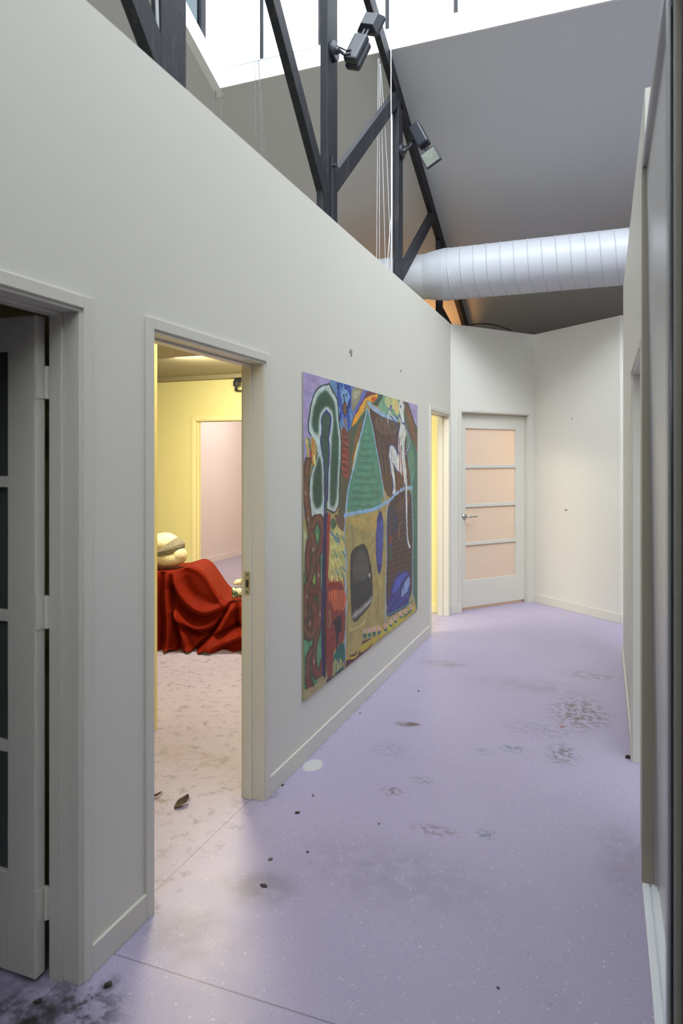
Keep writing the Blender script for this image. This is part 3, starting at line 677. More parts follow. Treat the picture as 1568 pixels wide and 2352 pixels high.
# ------------------------------------------------------------------ the painting
ART = [
('p',(166,148,88),0,[-227,2045,3054,2148,3054,173,-227,374]),
('p',(162,150,190),0,[-227,2045,384,2061,411,2004,135,1884,78,1558,10,1424,21,1242,-227,1265]),
('p',(186,178,138),0,[-227,1273,55,1248,44,966,-227,925]),
('p',(98,130,168),0,[348,2055,521,2070,1095,2068,989,1990,728,1766,521,1748,384,1991]),
('p',(150,146,118),0,[743,2035,822,2056,963,2056,972,2011,871,1970,806,1921,728,1873,728,1991]),
('p',(180,172,140),0,[774,2022,921,2046,855,1990,759,1972]),
('p',(96,110,180),0,[955,2061,1050,2061,972,2000,822,1900,743,1852,743,1895,855,1946]),
('p',(104,62,78),0,[1041,2063,1282,2065,1168,2022,989,1985,921,1929,822,1868,743,1799,712,1787,743,1842,855,1924,972,2000]),
('p',(160,56,48),0,[1050,2061,1272,2067,1224,2045,1095,2045]),
('p',(222,160,48),0,[1234,2044,1266,2029,1177,1979,1041,1989,989,1973,938,1908,871,1859,806,1823,728,1785,759,1848,871,1915,989,1999,1113,2026]),
('p',(196,90,50),0,[1113,2012,1253,2032,1177,1979,1113,1989]),
('p',(62,88,70),0,[1262,2063,1442,2070,1360,2014,1282,1966,1224,1962,1077,1974,1168,1975,1253,2023]),
('p',(118,162,130),0,[1401,2066,2038,2074,2038,1882,1568,1897,1224,1956,1340,2012]),
('p',(188,190,132),0,[1401,2036,1568,2059,1747,2058,1770,1987,1590,1962,1442,1977]),
('p',(212,190,120),0,[1590,2032,1770,2053,1782,1935,1678,1936]),
('p',(72,112,94),0,[1889,1969,2012,2072,3054,1793,3054,156,2142,305,2142,1376,1987,1641]),
('p',(96,140,112),0,[1925,1930,2012,1922,2168,1747,2277,1464,2142,1397,2012,1620]),
('p',(164,150,192),0,[1992,2078,3054,2140,3054,1769,2277,1865,2115,1983]),
('p',(108,92,72),0,[1876,2072,2012,2066,2115,1983,2249,1878,3054,1721,3054,1511,2115,1746,1942,1918]),
('l',(170,84,52),18,[2007,2004,2142,1887,2235,1785,2318,1665]),
('l',(70,60,50),8,[2000,2071,2128,1984,2263,1878,2352,1788]),
('p',(84,62,52),0,[1055,1950,1168,1922,1483,1893,1793,1877,1937,1863,2038,1648,2168,1375,1770,1363,1431,1291,1168,1770]),
('p',(104,84,72),0,[1168,1905,1462,1885,1770,1869,1747,1789,1442,1767,1243,1784]),
('p',(96,74,48),0,[1380,1588,2038,1620,2155,1396,1747,1364,1442,1303]),
('l',(124,88,80),12,[1224,1879,1251,1838,1235,1808]),
('l',(60,44,40),8,[1266,1875,1282,1834]),
('l',(124,88,80),12,[1321,1848,1348,1806,1332,1775]),
('l',(60,44,40),8,[1364,1844,1380,1802]),
('l',(124,88,80),12,[1421,1828,1450,1786,1433,1754]),
('l',(60,44,40),8,[1466,1823,1483,1781]),
('l',(124,88,80),12,[1547,1846,1577,1803,1560,1770]),
('l',(60,44,40),8,[1594,1842,1612,1798]),
('l',(124,88,80),12,[1656,1812,1687,1768,1669,1735]),
('l',(60,44,40),8,[1706,1808,1724,1763]),
('l',(124,88,80),12,[1282,1750,1309,1708,1293,1678]),
('l',(60,44,40),8,[1325,1745,1340,1703]),
('l',(124,88,80),12,[1380,1716,1409,1674,1393,1643]),
('l',(60,44,40),8,[1425,1711,1442,1668]),
('l',(124,88,80),12,[1525,1681,1555,1638,1538,1606]),
('l',(60,44,40),8,[1573,1676,1590,1632]),
('l',(124,88,80),12,[1612,1759,1643,1715,1625,1683]),
('l',(60,44,40),8,[1660,1754,1678,1710]),
('l',(112,84,50),9,[1331,1630,1370,1520,1399,1422]),
('l',(64,50,44),9,[1372,1627,1413,1520,1442,1423]),
('l',(112,84,50),9,[1415,1624,1456,1519,1485,1424]),
('l',(64,50,44),9,[1458,1621,1500,1518,1530,1425]),
('l',(112,84,50),9,[1502,1619,1545,1518,1575,1426]),
('l',(64,50,44),9,[1547,1616,1590,1517,1621,1427]),
('l',(112,84,50),9,[1592,1612,1636,1516,1667,1428]),
('l',(64,50,44),9,[1638,1609,1683,1516,1715,1429]),
('l',(112,84,50),9,[1685,1606,1731,1515,1763,1430]),
('l',(64,50,44),9,[1733,1603,1779,1514,1812,1432]),
('l',(112,84,50),9,[1782,1600,1829,1513,1862,1433]),
('l',(64,50,44),9,[1831,1596,1879,1513,1913,1434]),
('l',(112,84,50),9,[1881,1593,1930,1512,1965,1435]),
('l',(64,50,44),9,[1933,1590,1982,1511,2017,1437]),
('l',(112,84,50),9,[1985,1586,2035,1510,2071,1438]),
('l',(64,50,44),9,[2038,1583,2089,1509,2126,1439]),
('p',(150,178,206),0,[1027,1982,1131,1967,1282,1942,1483,1911,1747,1894,1770,1876,1483,1887,1360,1898,1168,1922,1055,1944]),
('p',(92,86,62),0,[720,1787,887,1860,1027,1936,938,1785,822,1627,728,1498,644,1363,607,1157,479,1210,521,1400,549,1749,667,1764]),
('p',(66,96,72),0,[728,1766,871,1854,1015,1935,989,1888,822,1769,728,1659,682,1552]),
('p',(124,92,60),0,[806,1790,946,1852,887,1738,790,1616,705,1499,728,1616]),
('p',(222,204,122),0,[929,1779,901,1716,822,1616,751,1519,728,1514,782,1627,855,1715]),
('p',(128,62,50),0,[578,1802,667,1764,685,1658,685,1483,585,1470,542,1595,549,1744]),
('l',(98,48,42),10,[555,1765,590,1755,622,1740]),
('l',(166,84,64),10,[600,1738,623,1736,632,1725]),
('l',(98,48,42),10,[596,1719,613,1716,643,1710]),
('l',(166,84,64),10,[591,1701,603,1696,653,1681]),
('l',(98,48,42),10,[587,1683,593,1676,664,1666]),
('l',(166,84,64),10,[582,1665,626,1656,623,1650]),
('l',(98,48,42),10,[578,1646,616,1636,634,1621]),
('l',(166,84,64),10,[574,1618,606,1616,644,1606]),
('l',(98,48,42),10,[569,1600,596,1597,655,1590]),
('l',(166,84,64),10,[565,1582,629,1577,665,1561]),
('l',(98,48,42),10,[561,1564,619,1557,625,1546]),
('l',(166,84,64),10,[557,1546,609,1537,635,1531]),
('l',(98,48,42),10,[601,1527,598,1518,646,1501]),
('l',(166,84,64),10,[597,1509,632,1497,656,1485]),
('l',(150,90,70),14,[590,1839,622,1820,637,1799]),
('p',(52,78,158),0,[490,2021,521,2052,607,2068,697,2063,728,2017,715,1819,682,1769,659,1769,652,1847,607,1845,557,1837,521,1809,493,1859,479,1949]),
('l',(34,42,104),9,[490,2042,504,2026,493,2009]),
('l',(120,160,206),9,[542,2001,557,1985,545,1968]),
('l',(34,42,104),9,[650,1917,665,1900,653,1884]),
('l',(120,160,206),9,[706,1874,721,1856,709,1840]),
('l',(84,128,190),9,[525,2032,539,2016,528,2000]),
('l',(84,128,190),9,[688,1907,703,1890,691,1873]),
('l',(34,42,104),9,[508,1849,522,1833,511,1817]),
('l',(120,160,206),9,[561,2023,575,2007,564,1990]),
('l',(34,42,104),9,[670,1939,685,1922,673,1906]),
('l',(120,160,206),9,[492,1881,506,1864,494,1848]),
('l',(84,128,190),9,[544,1838,558,1822,547,1806]),
('l',(34,42,104),9,[597,2013,612,1997,600,1980]),
('l',(84,128,190),9,[708,1929,723,1912,711,1895]),
('l',(34,42,104),9,[527,1870,541,1854,530,1838]),
('l',(120,160,206),9,[580,2045,594,2029,582,2012]),
('l',(34,42,104),9,[689,1961,705,1944,692,1928]),
('l',(120,160,206),9,[510,1902,524,1885,513,1869]),
('l',(84,128,190),9,[562,1859,577,1843,565,1827]),
('l',(34,42,104),9,[616,2036,631,2019,619,2002]),
('l',(120,160,206),9,[671,1994,686,1977,674,1960]),
('p',(112,152,190),0,[552,2002,607,2027,667,2012,673,1960,652,1910,578,1905,552,1950]),
('p',(40,34,60),0,[598,1981,598,1978,596,1976,593,1974,589,1972,585,1972,581,1973,578,1974,576,1977,575,1979,576,1982,578,1985,581,1987,585,1988,589,1989,593,1988,596,1986,598,1984]),
('p',(150,60,50),0,[591,1981,591,1980,590,1979,589,1978,588,1977,586,1977,585,1977,583,1978,583,1979,582,1980,583,1981,583,1982,585,1983,586,1983,588,1983,589,1983,590,1983,591,1982]),
('p',(40,34,60),0,[649,1988,648,1985,646,1983,643,1980,639,1979,635,1979,631,1979,628,1981,626,1983,625,1986,626,1989,628,1992,631,1994,635,1995,639,1996,643,1995,646,1993,648,1991]),
('l',(40,50,96),7,[601,1980,598,1948,610,1939]),
('p',(48,44,60),0,[652,1903,649,1887,642,1874,631,1863,617,1857,603,1856,590,1861,579,1870,572,1882,569,1897,572,1912,579,1926,590,1936,603,1942,617,1944,631,1939,642,1930,649,1918]),
('p',(128,72,48),0,[640,1902,638,1889,633,1878,625,1869,615,1864,605,1864,596,1867,588,1875,583,1886,581,1898,583,1910,588,1922,596,1930,605,1935,615,1936,625,1933,633,1925,638,1914]),
('p',(92,96,60),0,[625,1896,624,1888,621,1882,618,1877,613,1874,608,1874,603,1876,599,1880,596,1887,596,1894,596,1901,599,1907,603,1912,608,1915,613,1915,618,1913,621,1909,624,1903]),
('p',(84,138,112),0,[1027,1922,1050,1924,1168,1764,1282,1558,1421,1292,1168,1259,921,1262,629,1265,652,1394,728,1498,822,1616,938,1796]),
('l',(96,150,122),5,[975,1786,1031,1784,1080,1791]),
('l',(72,122,98),7,[963,1762,1029,1759,1070,1767]),
('l',(96,150,122),5,[952,1738,1027,1725,1082,1743]),
('l',(72,122,98),7,[941,1714,1025,1716,1095,1719]),
('l',(96,150,122),5,[931,1690,1023,1682,1109,1695]),
('l',(72,122,98),7,[903,1666,1021,1658,1124,1671]),
('l',(96,150,122),5,[894,1643,1019,1640,1140,1646]),
('l',(72,122,98),7,[885,1620,1018,1615,1157,1622]),
('l',(96,150,122),5,[877,1596,1016,1582,1175,1597]),
('l',(72,122,98),7,[844,1573,1014,1572,1137,1573]),
('l',(96,150,122),5,[836,1550,1012,1539,1152,1548]),
('l',(72,122,98),7,[829,1528,1010,1515,1169,1523]),
('l',(96,150,122),5,[823,1505,1008,1496,1187,1498]),
('l',(72,122,98),7,[786,1483,1006,1472,1206,1473]),
('l',(96,150,122),5,[780,1460,1005,1439,1226,1448]),
('l',(72,122,98),7,[774,1438,1003,1430,1247,1422]),
('l',(96,150,122),5,[769,1415,1001,1396,1270,1396]),
('l',(72,122,98),7,[765,1392,999,1372,1293,1370]),
('l',(96,150,122),5,[723,1372,997,1354,1221,1348]),
('l',(72,122,98),7,[719,1350,995,1329,1242,1322]),
('l',(96,150,122),5,[716,1327,993,1296,1263,1296]),
('l',(72,122,98),7,[714,1305,992,1287,1287,1269]),
('l',(140,178,212),17,[1027,1925,938,1796,879,1716,822,1616,728,1498,655,1394,625,1259]),
('l',(140,178,212),13,[1045,1926,1131,1827,1168,1764,1243,1635,1301,1546,1380,1392,1431,1288]),
('p',(166,148,88),0,[607,1258,904,1255,1168,1251,1431,1279,1483,1266,1458,923,1442,616,1421,380,1077,419,822,387,622,349,629,662,607,823,637,975,585,1138]),
('p',(186,158,86),1,[667,1235,1168,1230,1421,1249,1421,1113,1077,1110,728,1177]),
('l',(148,136,88),22,[728,1177,759,1088,743,1014]),
('l',(180,166,104),22,[921,1204,1095,1143,1168,1078]),
('l',(150,130,74),20,[1224,775,1282,646,1243,534]),
('l',(184,168,110),20,[697,541,822,523,989,530]),
('p',(58,54,48),0,[697,1000,743,1031,806,1043,887,1047,938,1049,980,1039,1041,995,1077,938,1122,863,1146,754,1146,628,989,594,735,555,712,731]),
('p',(84,80,72),1,[743,983,938,1024,1059,918,1077,800,822,819,743,854]),
('p',(112,106,100),0,[728,648,921,647,1140,691,1140,632,955,606,735,582]),
('p',(164,160,152),0,[743,628,955,634,1131,663,1113,638,921,613,751,600]),
('l',(44,40,38),8,[822,705,846,673,842,649]),
('l',(44,40,38),8,[858,701,883,673,878,651]),
('l',(44,40,38),8,[894,698,919,674,914,654]),
('l',(44,40,38),8,[931,694,956,675,951,657]),
('l',(44,40,38),8,[968,690,994,675,989,660]),
('l',(44,40,38),8,[1006,687,1032,676,1027,663]),
('l',(44,40,38),8,[1045,683,1071,677,1066,666]),
('p',(206,204,196),0,[1095,818,1094,812,1091,807,1087,804,1081,803,1076,804,1070,807,1066,811,1063,817,1062,823,1063,829,1066,834,1070,837,1076,838,1081,837,1087,834,1091,830,1094,824]),
('p',(50,50,120),0,[1234,1154,1262,1211,1301,1241,1360,1216,1390,1159,1380,994,1360,875,1331,806,1297,790,1253,824,1215,925,1215,1043]),
('l',(76,84,176),7,[1243,1195,1235,1041,1247,873]),
('l',(36,34,84),7,[1258,1176,1251,1039,1258,871]),
('l',(98,104,190),7,[1274,1156,1266,1037,1270,869]),
('l',(76,84,176),7,[1289,1137,1282,1036,1282,868]),
('l',(36,34,84),7,[1305,1190,1297,1034,1293,866]),
('l',(98,104,190),7,[1321,1171,1313,1032,1305,864]),
('l',(76,84,176),7,[1336,1151,1329,1031,1317,863]),
('l',(36,34,84),7,[1352,1131,1344,1029,1329,861]),
('l',(98,104,190),7,[1368,1185,1360,1027,1340,859]),
('p',(72,52,46),0,[1487,1266,1678,1322,1793,1343,2155,1358,2200,1041,2181,761,2189,450,1452,453,1452,738,1466,922,1458,1079]),
('p',(88,66,56),0,[1525,1229,2038,1318,2142,1257,1793,1178]),
('l',(112,78,70),3,[1487,1169,1793,1184,2155,1193]),
('l',(112,78,70),3,[1487,1131,1793,1143,2155,1149]),
('l',(112,78,70),3,[1487,1092,1793,1102,2155,1106]),
('l',(112,78,70),3,[1487,1053,1793,1062,2155,1062]),
('l',(112,78,70),3,[1487,1015,1793,1021,2155,1019]),
('l',(112,78,70),3,[1487,976,1793,980,2155,975]),
('l',(112,78,70),3,[1487,937,1793,939,2155,932]),
('l',(112,78,70),3,[1487,898,1793,898,2155,888]),
('l',(112,78,70),3,[1487,860,1793,857,2155,845]),
('l',(112,78,70),3,[1487,821,1793,816,2155,801]),
('l',(112,78,70),3,[1487,782,1793,775,2155,758]),
('l',(112,78,70),3,[1487,744,1793,734,2155,714]),
('l',(112,78,70),3,[1487,705,1793,694,2155,671]),
('l',(112,78,70),3,[1487,666,1793,653,2155,627]),
('l',(112,78,70),3,[1487,628,1793,612,2155,584]),
('l',(112,78,70),3,[1487,589,1793,571,2155,540]),
('l',(58,56,140),8,[1547,1278,1551,1164,1551,1044]),
('p',(48,52,78),0,[1601,1230,1656,1239,1667,1181,1634,1145,1594,1186]),
('p',(44,54,84),0,[1634,1177,1742,1181,1735,1097,1678,1038,1645,1041,1629,1119]),
('p',(142,44,44),0,[1599,1007,1597,996,1590,987,1581,981,1570,978,1558,979,1547,985,1538,993,1532,1004,1530,1015,1532,1026,1538,1035,1547,1041,1558,1044,1570,1043,1581,1038,1590,1030,1597,1019]),
('p',(56,60,140),0,[1599,963,1597,958,1590,955,1581,953,1570,952,1558,954,1547,957,1538,961,1532,966,1530,971,1532,975,1538,979,1547,981,1558,981,1570,980,1581,977,1590,973,1597,968]),
('p',(62,86,70),0,[1607,904,1605,885,1598,868,1588,856,1575,851,1561,853,1549,862,1539,876,1532,894,1530,914,1532,934,1539,950,1549,962,1561,968,1575,966,1588,958,1598,943,1605,925]),
('l',(170,140,120),6,[1807,1104,1793,1046,1765,1016,1784,985]),
('p',(46,48,120),0,[1452,449,1483,547,1568,632,1634,691,1747,731,1913,731,2115,680,2102,537,2063,420,1747,437]),
('p',(74,84,176),0,[1568,594,1678,690,1913,719,2089,678,1913,665,1747,600]),
('p',(132,156,204),0,[1805,534,1937,634,2102,662,2089,567,1937,526]),
('l',(84,74,140),14,[1504,506,1678,561,1817,588]),
('l',(60,70,160),16,[1612,484,1841,510,2038,507]),
('l',(60,40,60),4,[1845,722,1850,615,1845,543]),
('l',(60,40,60),4,[1913,712,1918,604,1913,530]),
('l',(60,40,60),4,[2038,693,2043,582,2038,507]),
('l',(140,178,212),12,[1483,1268,1458,1134,1452,1011,1471,903,1454,800,1442,616,1421,380]),
('l',(140,178,212),9,[2155,1358,2168,1185,2200,1006,2173,797,2184,620,2168,454]),
('l',(140,178,212),26,[610,1253,743,1259,904,1256,1168,1252,1380,1276,1525,1292,1656,1329,1793,1350,1937,1373,2168,1361]),
('l',(140,178,212),15,[610,1255,607,1188,585,1112,607,1042,637,975,629,913,615,842,637,755,625,663,607,588,622,506,607,406,616,393]),
('l',(120,180,200),7,[1987,1716,2063,1551,2128,1446,2163,1361]),
('p',(206,208,200),0,[1590,1924,1770,1902,1829,1885,1812,1845,1782,1804,1751,1750,1751,1672,1770,1593,1793,1507,1864,1473,1942,1444,2012,1463,1957,1573,1933,1674,1942,1755,2000,1798,1942,1857,1918,1890,1889,1915,1793,1910,1656,1922]),
('l',(60,58,140),11,[1536,1955,1579,1923,1770,1908]),
('l',(60,58,140),11,[1579,1911,1678,1878,1793,1840,1758,1764,1747,1672,1782,1633]),
('l',(206,208,200),12,[1962,1858,2051,1800,2102,1746,2084,1697,1967,1634]),
('l',(60,58,140),9,[1942,1874,2038,1820,2110,1753,2100,1697,1982,1630]),
('l',(206,208,200),16,[1551,1972,1542,1946,1579,1923,1678,1903]),
('l',(206,208,200),8,[1534,1946,1496,1893,1483,1818]),
('l',(96,40,40),6,[1483,1855,1473,1755]),
('l',(206,208,200),12,[1551,1966,1577,1996]),
('l',(60,58,140),8,[1525,1955,1560,1985,1577,1999,1586,1975,1568,1954]),
('p',(206,208,200),0,[1525,1694,1568,1707,1656,1696,1735,1645,1782,1593,1822,1480,1747,1500,1656,1555,1616,1571,1634,1529,1678,1445,1678,1387,1712,1353,1623,1331,1594,1352,1634,1382,1612,1453,1568,1505,1530,1575,1517,1644]),
('l',(60,58,140),11,[1521,1644,1536,1694,1579,1708,1667,1690,1758,1626]),
('l',(60,58,140),8,[1623,1568,1678,1529,1793,1488]),
('l',(60,58,140),8,[1525,1606,1568,1505,1616,1440,1634,1382,1594,1352,1616,1330]),
('l',(150,150,142),7,[1579,1663,1592,1625]),
('l',(150,150,142),7,[1634,1632,1647,1593]),
('l',(150,150,142),7,[1590,1600,1603,1561]),
('l',(150,150,142),7,[1678,1593,1692,1554]),
('l',(150,150,142),7,[1829,1772,1843,1733]),
('l',(150,150,142),7,[1864,1807,1879,1767]),
('l',(150,150,142),7,[1852,1700,1867,1660]),
('l',(150,150,142),7,[1889,1741,1903,1701]),
('p',(206,208,200),0,[1889,1479,2017,1463,2012,1333,2022,1161,2017,1003,2084,913,2115,882,2084,879,2012,928,1997,998,1975,1164,1957,1335,1925,1424]),
('l',(60,58,140),8,[1952,1403,1967,1199,1992,999,2012,928,2063,888]),
('p',(206,208,200),0,[1930,2012,1925,1989,1912,1968,1892,1952,1868,1943,1842,1941,1818,1948,1799,1961,1786,1979,1782,2001,1786,2024,1799,2044,1818,2060,1842,2070,1868,2072,1892,2066,1912,2053,1925,2034]),
('p',(206,208,200),0,[1805,1950,1913,1957,1933,1890,1852,1880]),
('p',(50,48,110),0,[1838,2005,1837,2001,1835,1996,1831,1993,1826,1991,1821,1991,1817,1992,1813,1995,1811,1999,1810,2003,1811,2008,1813,2012,1817,2015,1821,2017,1826,2017,1831,2016,1835,2014,1837,2010]),
('l',(60,58,140),8,[1793,1936,1829,1912,1845,1886,1889,1875,1942,1869]),
('l',(60,58,140),9,[1793,2048,1829,2068,1889,2062,1918,2031]),
('l',(126,48,44),8,[1789,1758,1800,1606,1796,1455,1798,1276]),
('l',(126,48,44),8,[1845,1706,1831,1633,1869,1513,1913,1445]),
('l',(110,44,40),6,[1864,1553,1884,1352]),
('p',(188,202,196),0,[358,2027,294,2011,238,1999,177,1972,129,1935,95,1882,78,1825,57,1778,61,1746,100,1722,147,1703,180,1671,190,1633,173,1600,124,1558,95,1517,78,1457,72,1393,89,1319,103,1262,183,1250,284,1242,284,1314,327,1311,378,1296,438,1284,479,1301,510,1350,521,1477,538,1579,549,1708,521,1779,500,1859,493,1930,445,1969,398,1992]),
('p',(52,84,64),1,[313,1982,256,1972,195,1943,149,1899,121,1837,107,1780,131,1749,173,1732,195,1728,209,1785,209,1833,256,1871,313,1895,384,1885,422,1855,425,1795,400,1729,400,1694,392,1654,374,1555,369,1407,371,1328,425,1315,472,1352,490,1478,504,1605,513,1707,485,1777,463,1847,446,1906,411,1949]),
('p',(50,80,60),1,[209,1624,238,1585,251,1533,256,1412,249,1336,183,1326,149,1333,121,1381,119,1456,135,1516,173,1572]),
('p',(56,84,66),0,[313,1870,352,1855,387,1840,382,1803,358,1762,369,1728,340,1703,361,1674,361,1605,343,1531,332,1409,327,1292,284,1295,284,1459,279,1580,244,1643,225,1700,254,1739,239,1806,259,1845]),
('l',(42,38,124),10,[313,1870,259,1844,239,1806,254,1749,225,1700,246,1643,276,1585,285,1459,285,1290]),
('l',(42,38,124),9,[313,1870,387,1840,379,1793,361,1743,340,1703,358,1674,358,1605,335,1517,327,1360]),
('l',(44,62,54),7,[358,2028,294,2012,238,2000,177,1973,129,1936,95,1882,75,1825,56,1778,61,1746,98,1722]),
('l',(44,62,54),6,[190,1633,173,1600,124,1558,95,1517,75,1457,70,1393,87,1319,103,1262]),
('l',(44,62,54),7,[358,2028,400,1994,449,1971,496,1931,503,1860,524,1779,552,1708,541,1579,524,1477,513,1350,482,1300,438,1283,378,1295,327,1311]),
('l',(206,186,70),14,[30,1704,44,1693]),
('l',(168,64,44),14,[76,1675,90,1663]),
('l',(222,208,110),14,[124,1644,138,1632]),
('l',(96,140,70),14,[56,1613,70,1601]),
('l',(200,120,50),14,[103,1582,117,1570]),
('l',(206,186,70),14,[36,1684,49,1672]),
('l',(168,64,44),14,[82,1654,96,1642]),
('l',(222,208,110),14,[129,1624,144,1611]),
('l',(96,140,70),14,[62,1592,75,1581]),
('l',(200,120,50),14,[109,1696,122,1684]),
('l',(206,186,70),14,[41,1664,55,1652]),
('l',(168,64,44),14,[88,1633,102,1622]),
('l',(222,208,110),14,[135,1603,149,1590]),
('l',(96,140,70),14,[67,1705,81,1693]),
('l',(200,120,50),14,[114,1675,128,1663]),
('l',(206,186,70),14,[47,1643,61,1631]),
('l',(168,64,44),14,[94,1613,107,1601]),
('l',(222,208,110),14,[141,1582,155,1569]),
('l',(96,140,70),14,[73,1684,87,1673]),
('l',(200,120,50),14,[120,1654,134,1642]),
('l',(206,186,70),14,[53,1623,66,1611]),
('l',(168,64,44),14,[99,1592,113,1580]),
('l',(222,208,110),14,[32,1693,46,1682]),
('l',(96,140,70),14,[79,1664,92,1652]),
('l',(200,120,50),14,[126,1633,140,1621]),
('l',(206,186,70),14,[58,1602,72,1590]),
('p',(86,134,94),0,[-16,953,32,1059,44,1217,100,1258,183,1250,284,1242,284,927,269,390,10,348,-16,347]),
('p',(150,176,70),0,[149,1183,183,1199,183,1142,154,1126]),
('p',(140,170,66),0,[112,983,153,1005,159,919,118,922]),
('l',(110,160,116),7,[21,652,26,552,21,489]),
('l',(110,160,116),7,[46,619,50,545,46,482]),
('l',(110,160,116),7,[71,585,75,538,71,475]),
('l',(110,160,116),7,[96,634,100,531,96,468]),
('l',(110,160,116),7,[121,600,126,525,121,461]),
('l',(110,160,116),7,[147,566,152,518,147,453]),
('l',(110,160,116),7,[173,616,178,511,173,446]),
('l',(110,160,116),7,[200,581,205,503,200,438]),
('l',(110,160,116),7,[226,545,231,496,226,431]),
('l',(110,160,116),7,[254,596,259,489,254,423]),
('l',(48,58,44),62,[61,1586,30,1513,26,1446,44,1367,66,1283,95,1212,129,1148,171,1087,197,1012,205,940,177,879,124,865,78,915,57,1001,55,1079,78,1154]),
('l',(104,68,50),52,[61,1586,30,1513,26,1446,44,1367,66,1283,95,1212,129,1148,171,1087,197,1012,205,940,177,879,124,865,78,915,57,1001,55,1079,78,1154]),
('l',(122,84,60),20,[61,1586,30,1513,26,1446,44,1367,66,1283,95,1212,129,1148,171,1087,197,1012,205,940,177,879,124,865,78,915,57,1001,55,1079,78,1154]),
('l',(134,58,46),10,[197,1012,205,940,177,879,124,865,78,915,57,1001,55,1079,78,1154]),
('l',(48,58,44),62,[118,1233,153,1272,213,1272,256,1230,262,1167,231,1098,165,1059,153,1042]),
('l',(104,68,50),52,[118,1233,153,1272,213,1272,256,1230,262,1167,231,1098,165,1059,153,1042]),
('l',(122,84,60),20,[118,1233,153,1272,213,1272,256,1230,262,1167,231,1098,165,1059,153,1042]),
('l',(134,58,46),10,[262,1167,231,1098,165,1059,153,1042]),
('l',(48,58,44),62,[135,1063,124,1009,89,959,32,913,16,853,19,766,44,702,95,676,124,711,112,779,100,846]),
('l',(104,68,50),52,[135,1063,124,1009,89,959,32,913,16,853,19,766,44,702,95,676,124,711,112,779,100,846]),
('l',(122,84,60),20,[135,1063,124,1009,89,959,32,913,16,853,19,766,44,702,95,676,124,711,112,779,100,846]),
('l',(134,58,46),10,[19,766,44,702,95,676,124,711,112,779,100,846]),
('l',(48,58,44),62,[209,863,229,793,217,700,173,634,141,581,124,525,141,455,195,411,244,426,256,461]),
('l',(104,68,50),52,[209,863,229,793,217,700,173,634,141,581,124,525,141,455,195,411,244,426,256,461]),
('l',(122,84,60),20,[209,863,229,793,217,700,173,634,141,581,124,525,141,455,195,411,244,426,256,461]),
('l',(134,58,46),10,[124,525,141,455,195,411,244,426,256,461]),
('l',(48,58,44),62,[8,732,21,689,89,645,153,667,165,730,135,811]),
('l',(104,68,50),52,[8,732,21,689,89,645,153,667,165,730,135,811]),
('l',(122,84,60),20,[8,732,21,689,89,645,153,667,165,730,135,811]),
('l',(134,58,46),10,[153,667,165,730,135,811]),
('l',(48,58,44),62,[100,564,55,535,44,465,72,401,106,354]),
('l',(104,68,50),52,[100,564,55,535,44,465,72,401,106,354]),
('l',(122,84,60),20,[100,564,55,535,44,465,72,401,106,354]),
('l',(134,58,46),10,[44,465,72,401,106,354]),
('l',(170,150,140),7,[21,1423,26,1409]),
('l',(170,150,140),7,[55,1284,59,1270]),
('l',(170,150,140),7,[124,1116,128,1101]),
('l',(170,150,140),7,[195,965,200,950]),
('l',(170,150,140),7,[44,875,48,860]),
('l',(170,150,140),7,[219,747,224,732]),
('l',(170,150,140),7,[135,508,140,493]),
('l',(170,150,140),7,[78,731,82,716]),
('p',(164,154,110),0,[-227,437,135,363,309,368,309,300,-227,369]),
('p',(62,44,44),0,[284,1295,327,1292,319,1117,313,825,309,582,313,357,256,384,256,691,262,979,279,1170]),
('l',(40,34,110),9,[284,1285,276,1146,261,979,256,788,254,596,264,391]),
('l',(40,34,110),8,[327,1292,319,1117,314,922,307,778]),
('p',(196,186,114),0,[358,1245,479,1210,607,1157,585,1086,629,976,615,822,339,869,339,1065]),
('p',(70,104,74),0,[384,1263,452,1237,479,1205,384,1179]),
('p',(110,84,66),0,[425,1277,610,1255,601,1173,578,1157,493,1198,459,1237]),
('l',(220,212,140),9,[378,1184,404,1170,423,1150]),
('l',(108,140,130),9,[449,1128,476,1113,496,1093]),
('l',(214,202,120),9,[522,1071,551,1055,571,1034]),
('l',(150,160,110),9,[403,1037,430,1021,449,1001]),
('l',(220,212,140),9,[475,978,503,962,522,941]),
('l',(108,140,130),9,[549,918,578,901,598,879]),
('l',(214,202,120),9,[429,888,456,871,475,850]),
('l',(150,160,110),9,[501,1132,530,1117,549,1096]),
('l',(220,212,140),9,[383,1096,410,1081,429,1061]),
('l',(108,140,130),9,[454,1039,482,1023,501,1003]),
('l',(214,202,120),9,[528,980,557,964,577,942]),
('l',(150,160,110),9,[408,948,435,932,454,911]),
('l',(220,212,140),9,[481,888,508,872,528,850]),
('l',(108,140,130),9,[555,1135,584,1120,604,1099]),
('l',(214,202,120),9,[434,1099,461,1084,481,1064]),
('l',(150,160,110),9,[507,1042,535,1026,555,1004]),
('l',(220,212,140),9,[388,1009,415,993,434,972]),
('l',(108,140,130),9,[460,950,487,933,507,912]),
('l',(214,202,120),9,[534,889,562,872,582,850]),
('l',(150,160,110),9,[414,1159,441,1144,460,1124]),
('l',(220,212,140),9,[486,1103,514,1087,534,1066]),
('l',(108,140,130),9,[561,1044,590,1028,610,1006]),
('l',(214,202,120),9,[439,1011,467,995,486,974]),
('l',(150,160,110),9,[513,951,541,934,561,913]),
('l',(220,212,140),9,[394,920,420,904,439,883]),
('l',(108,140,130),9,[465,1163,493,1148,513,1128]),
('l',(214,202,120),9,[539,1106,568,1090,588,1069]),
('l',(150,160,110),9,[419,1071,446,1055,465,1035]),
('l',(220,212,140),9,[492,1013,520,996,539,975]),
('l',(108,140,130),9,[567,952,596,936,616,914]),
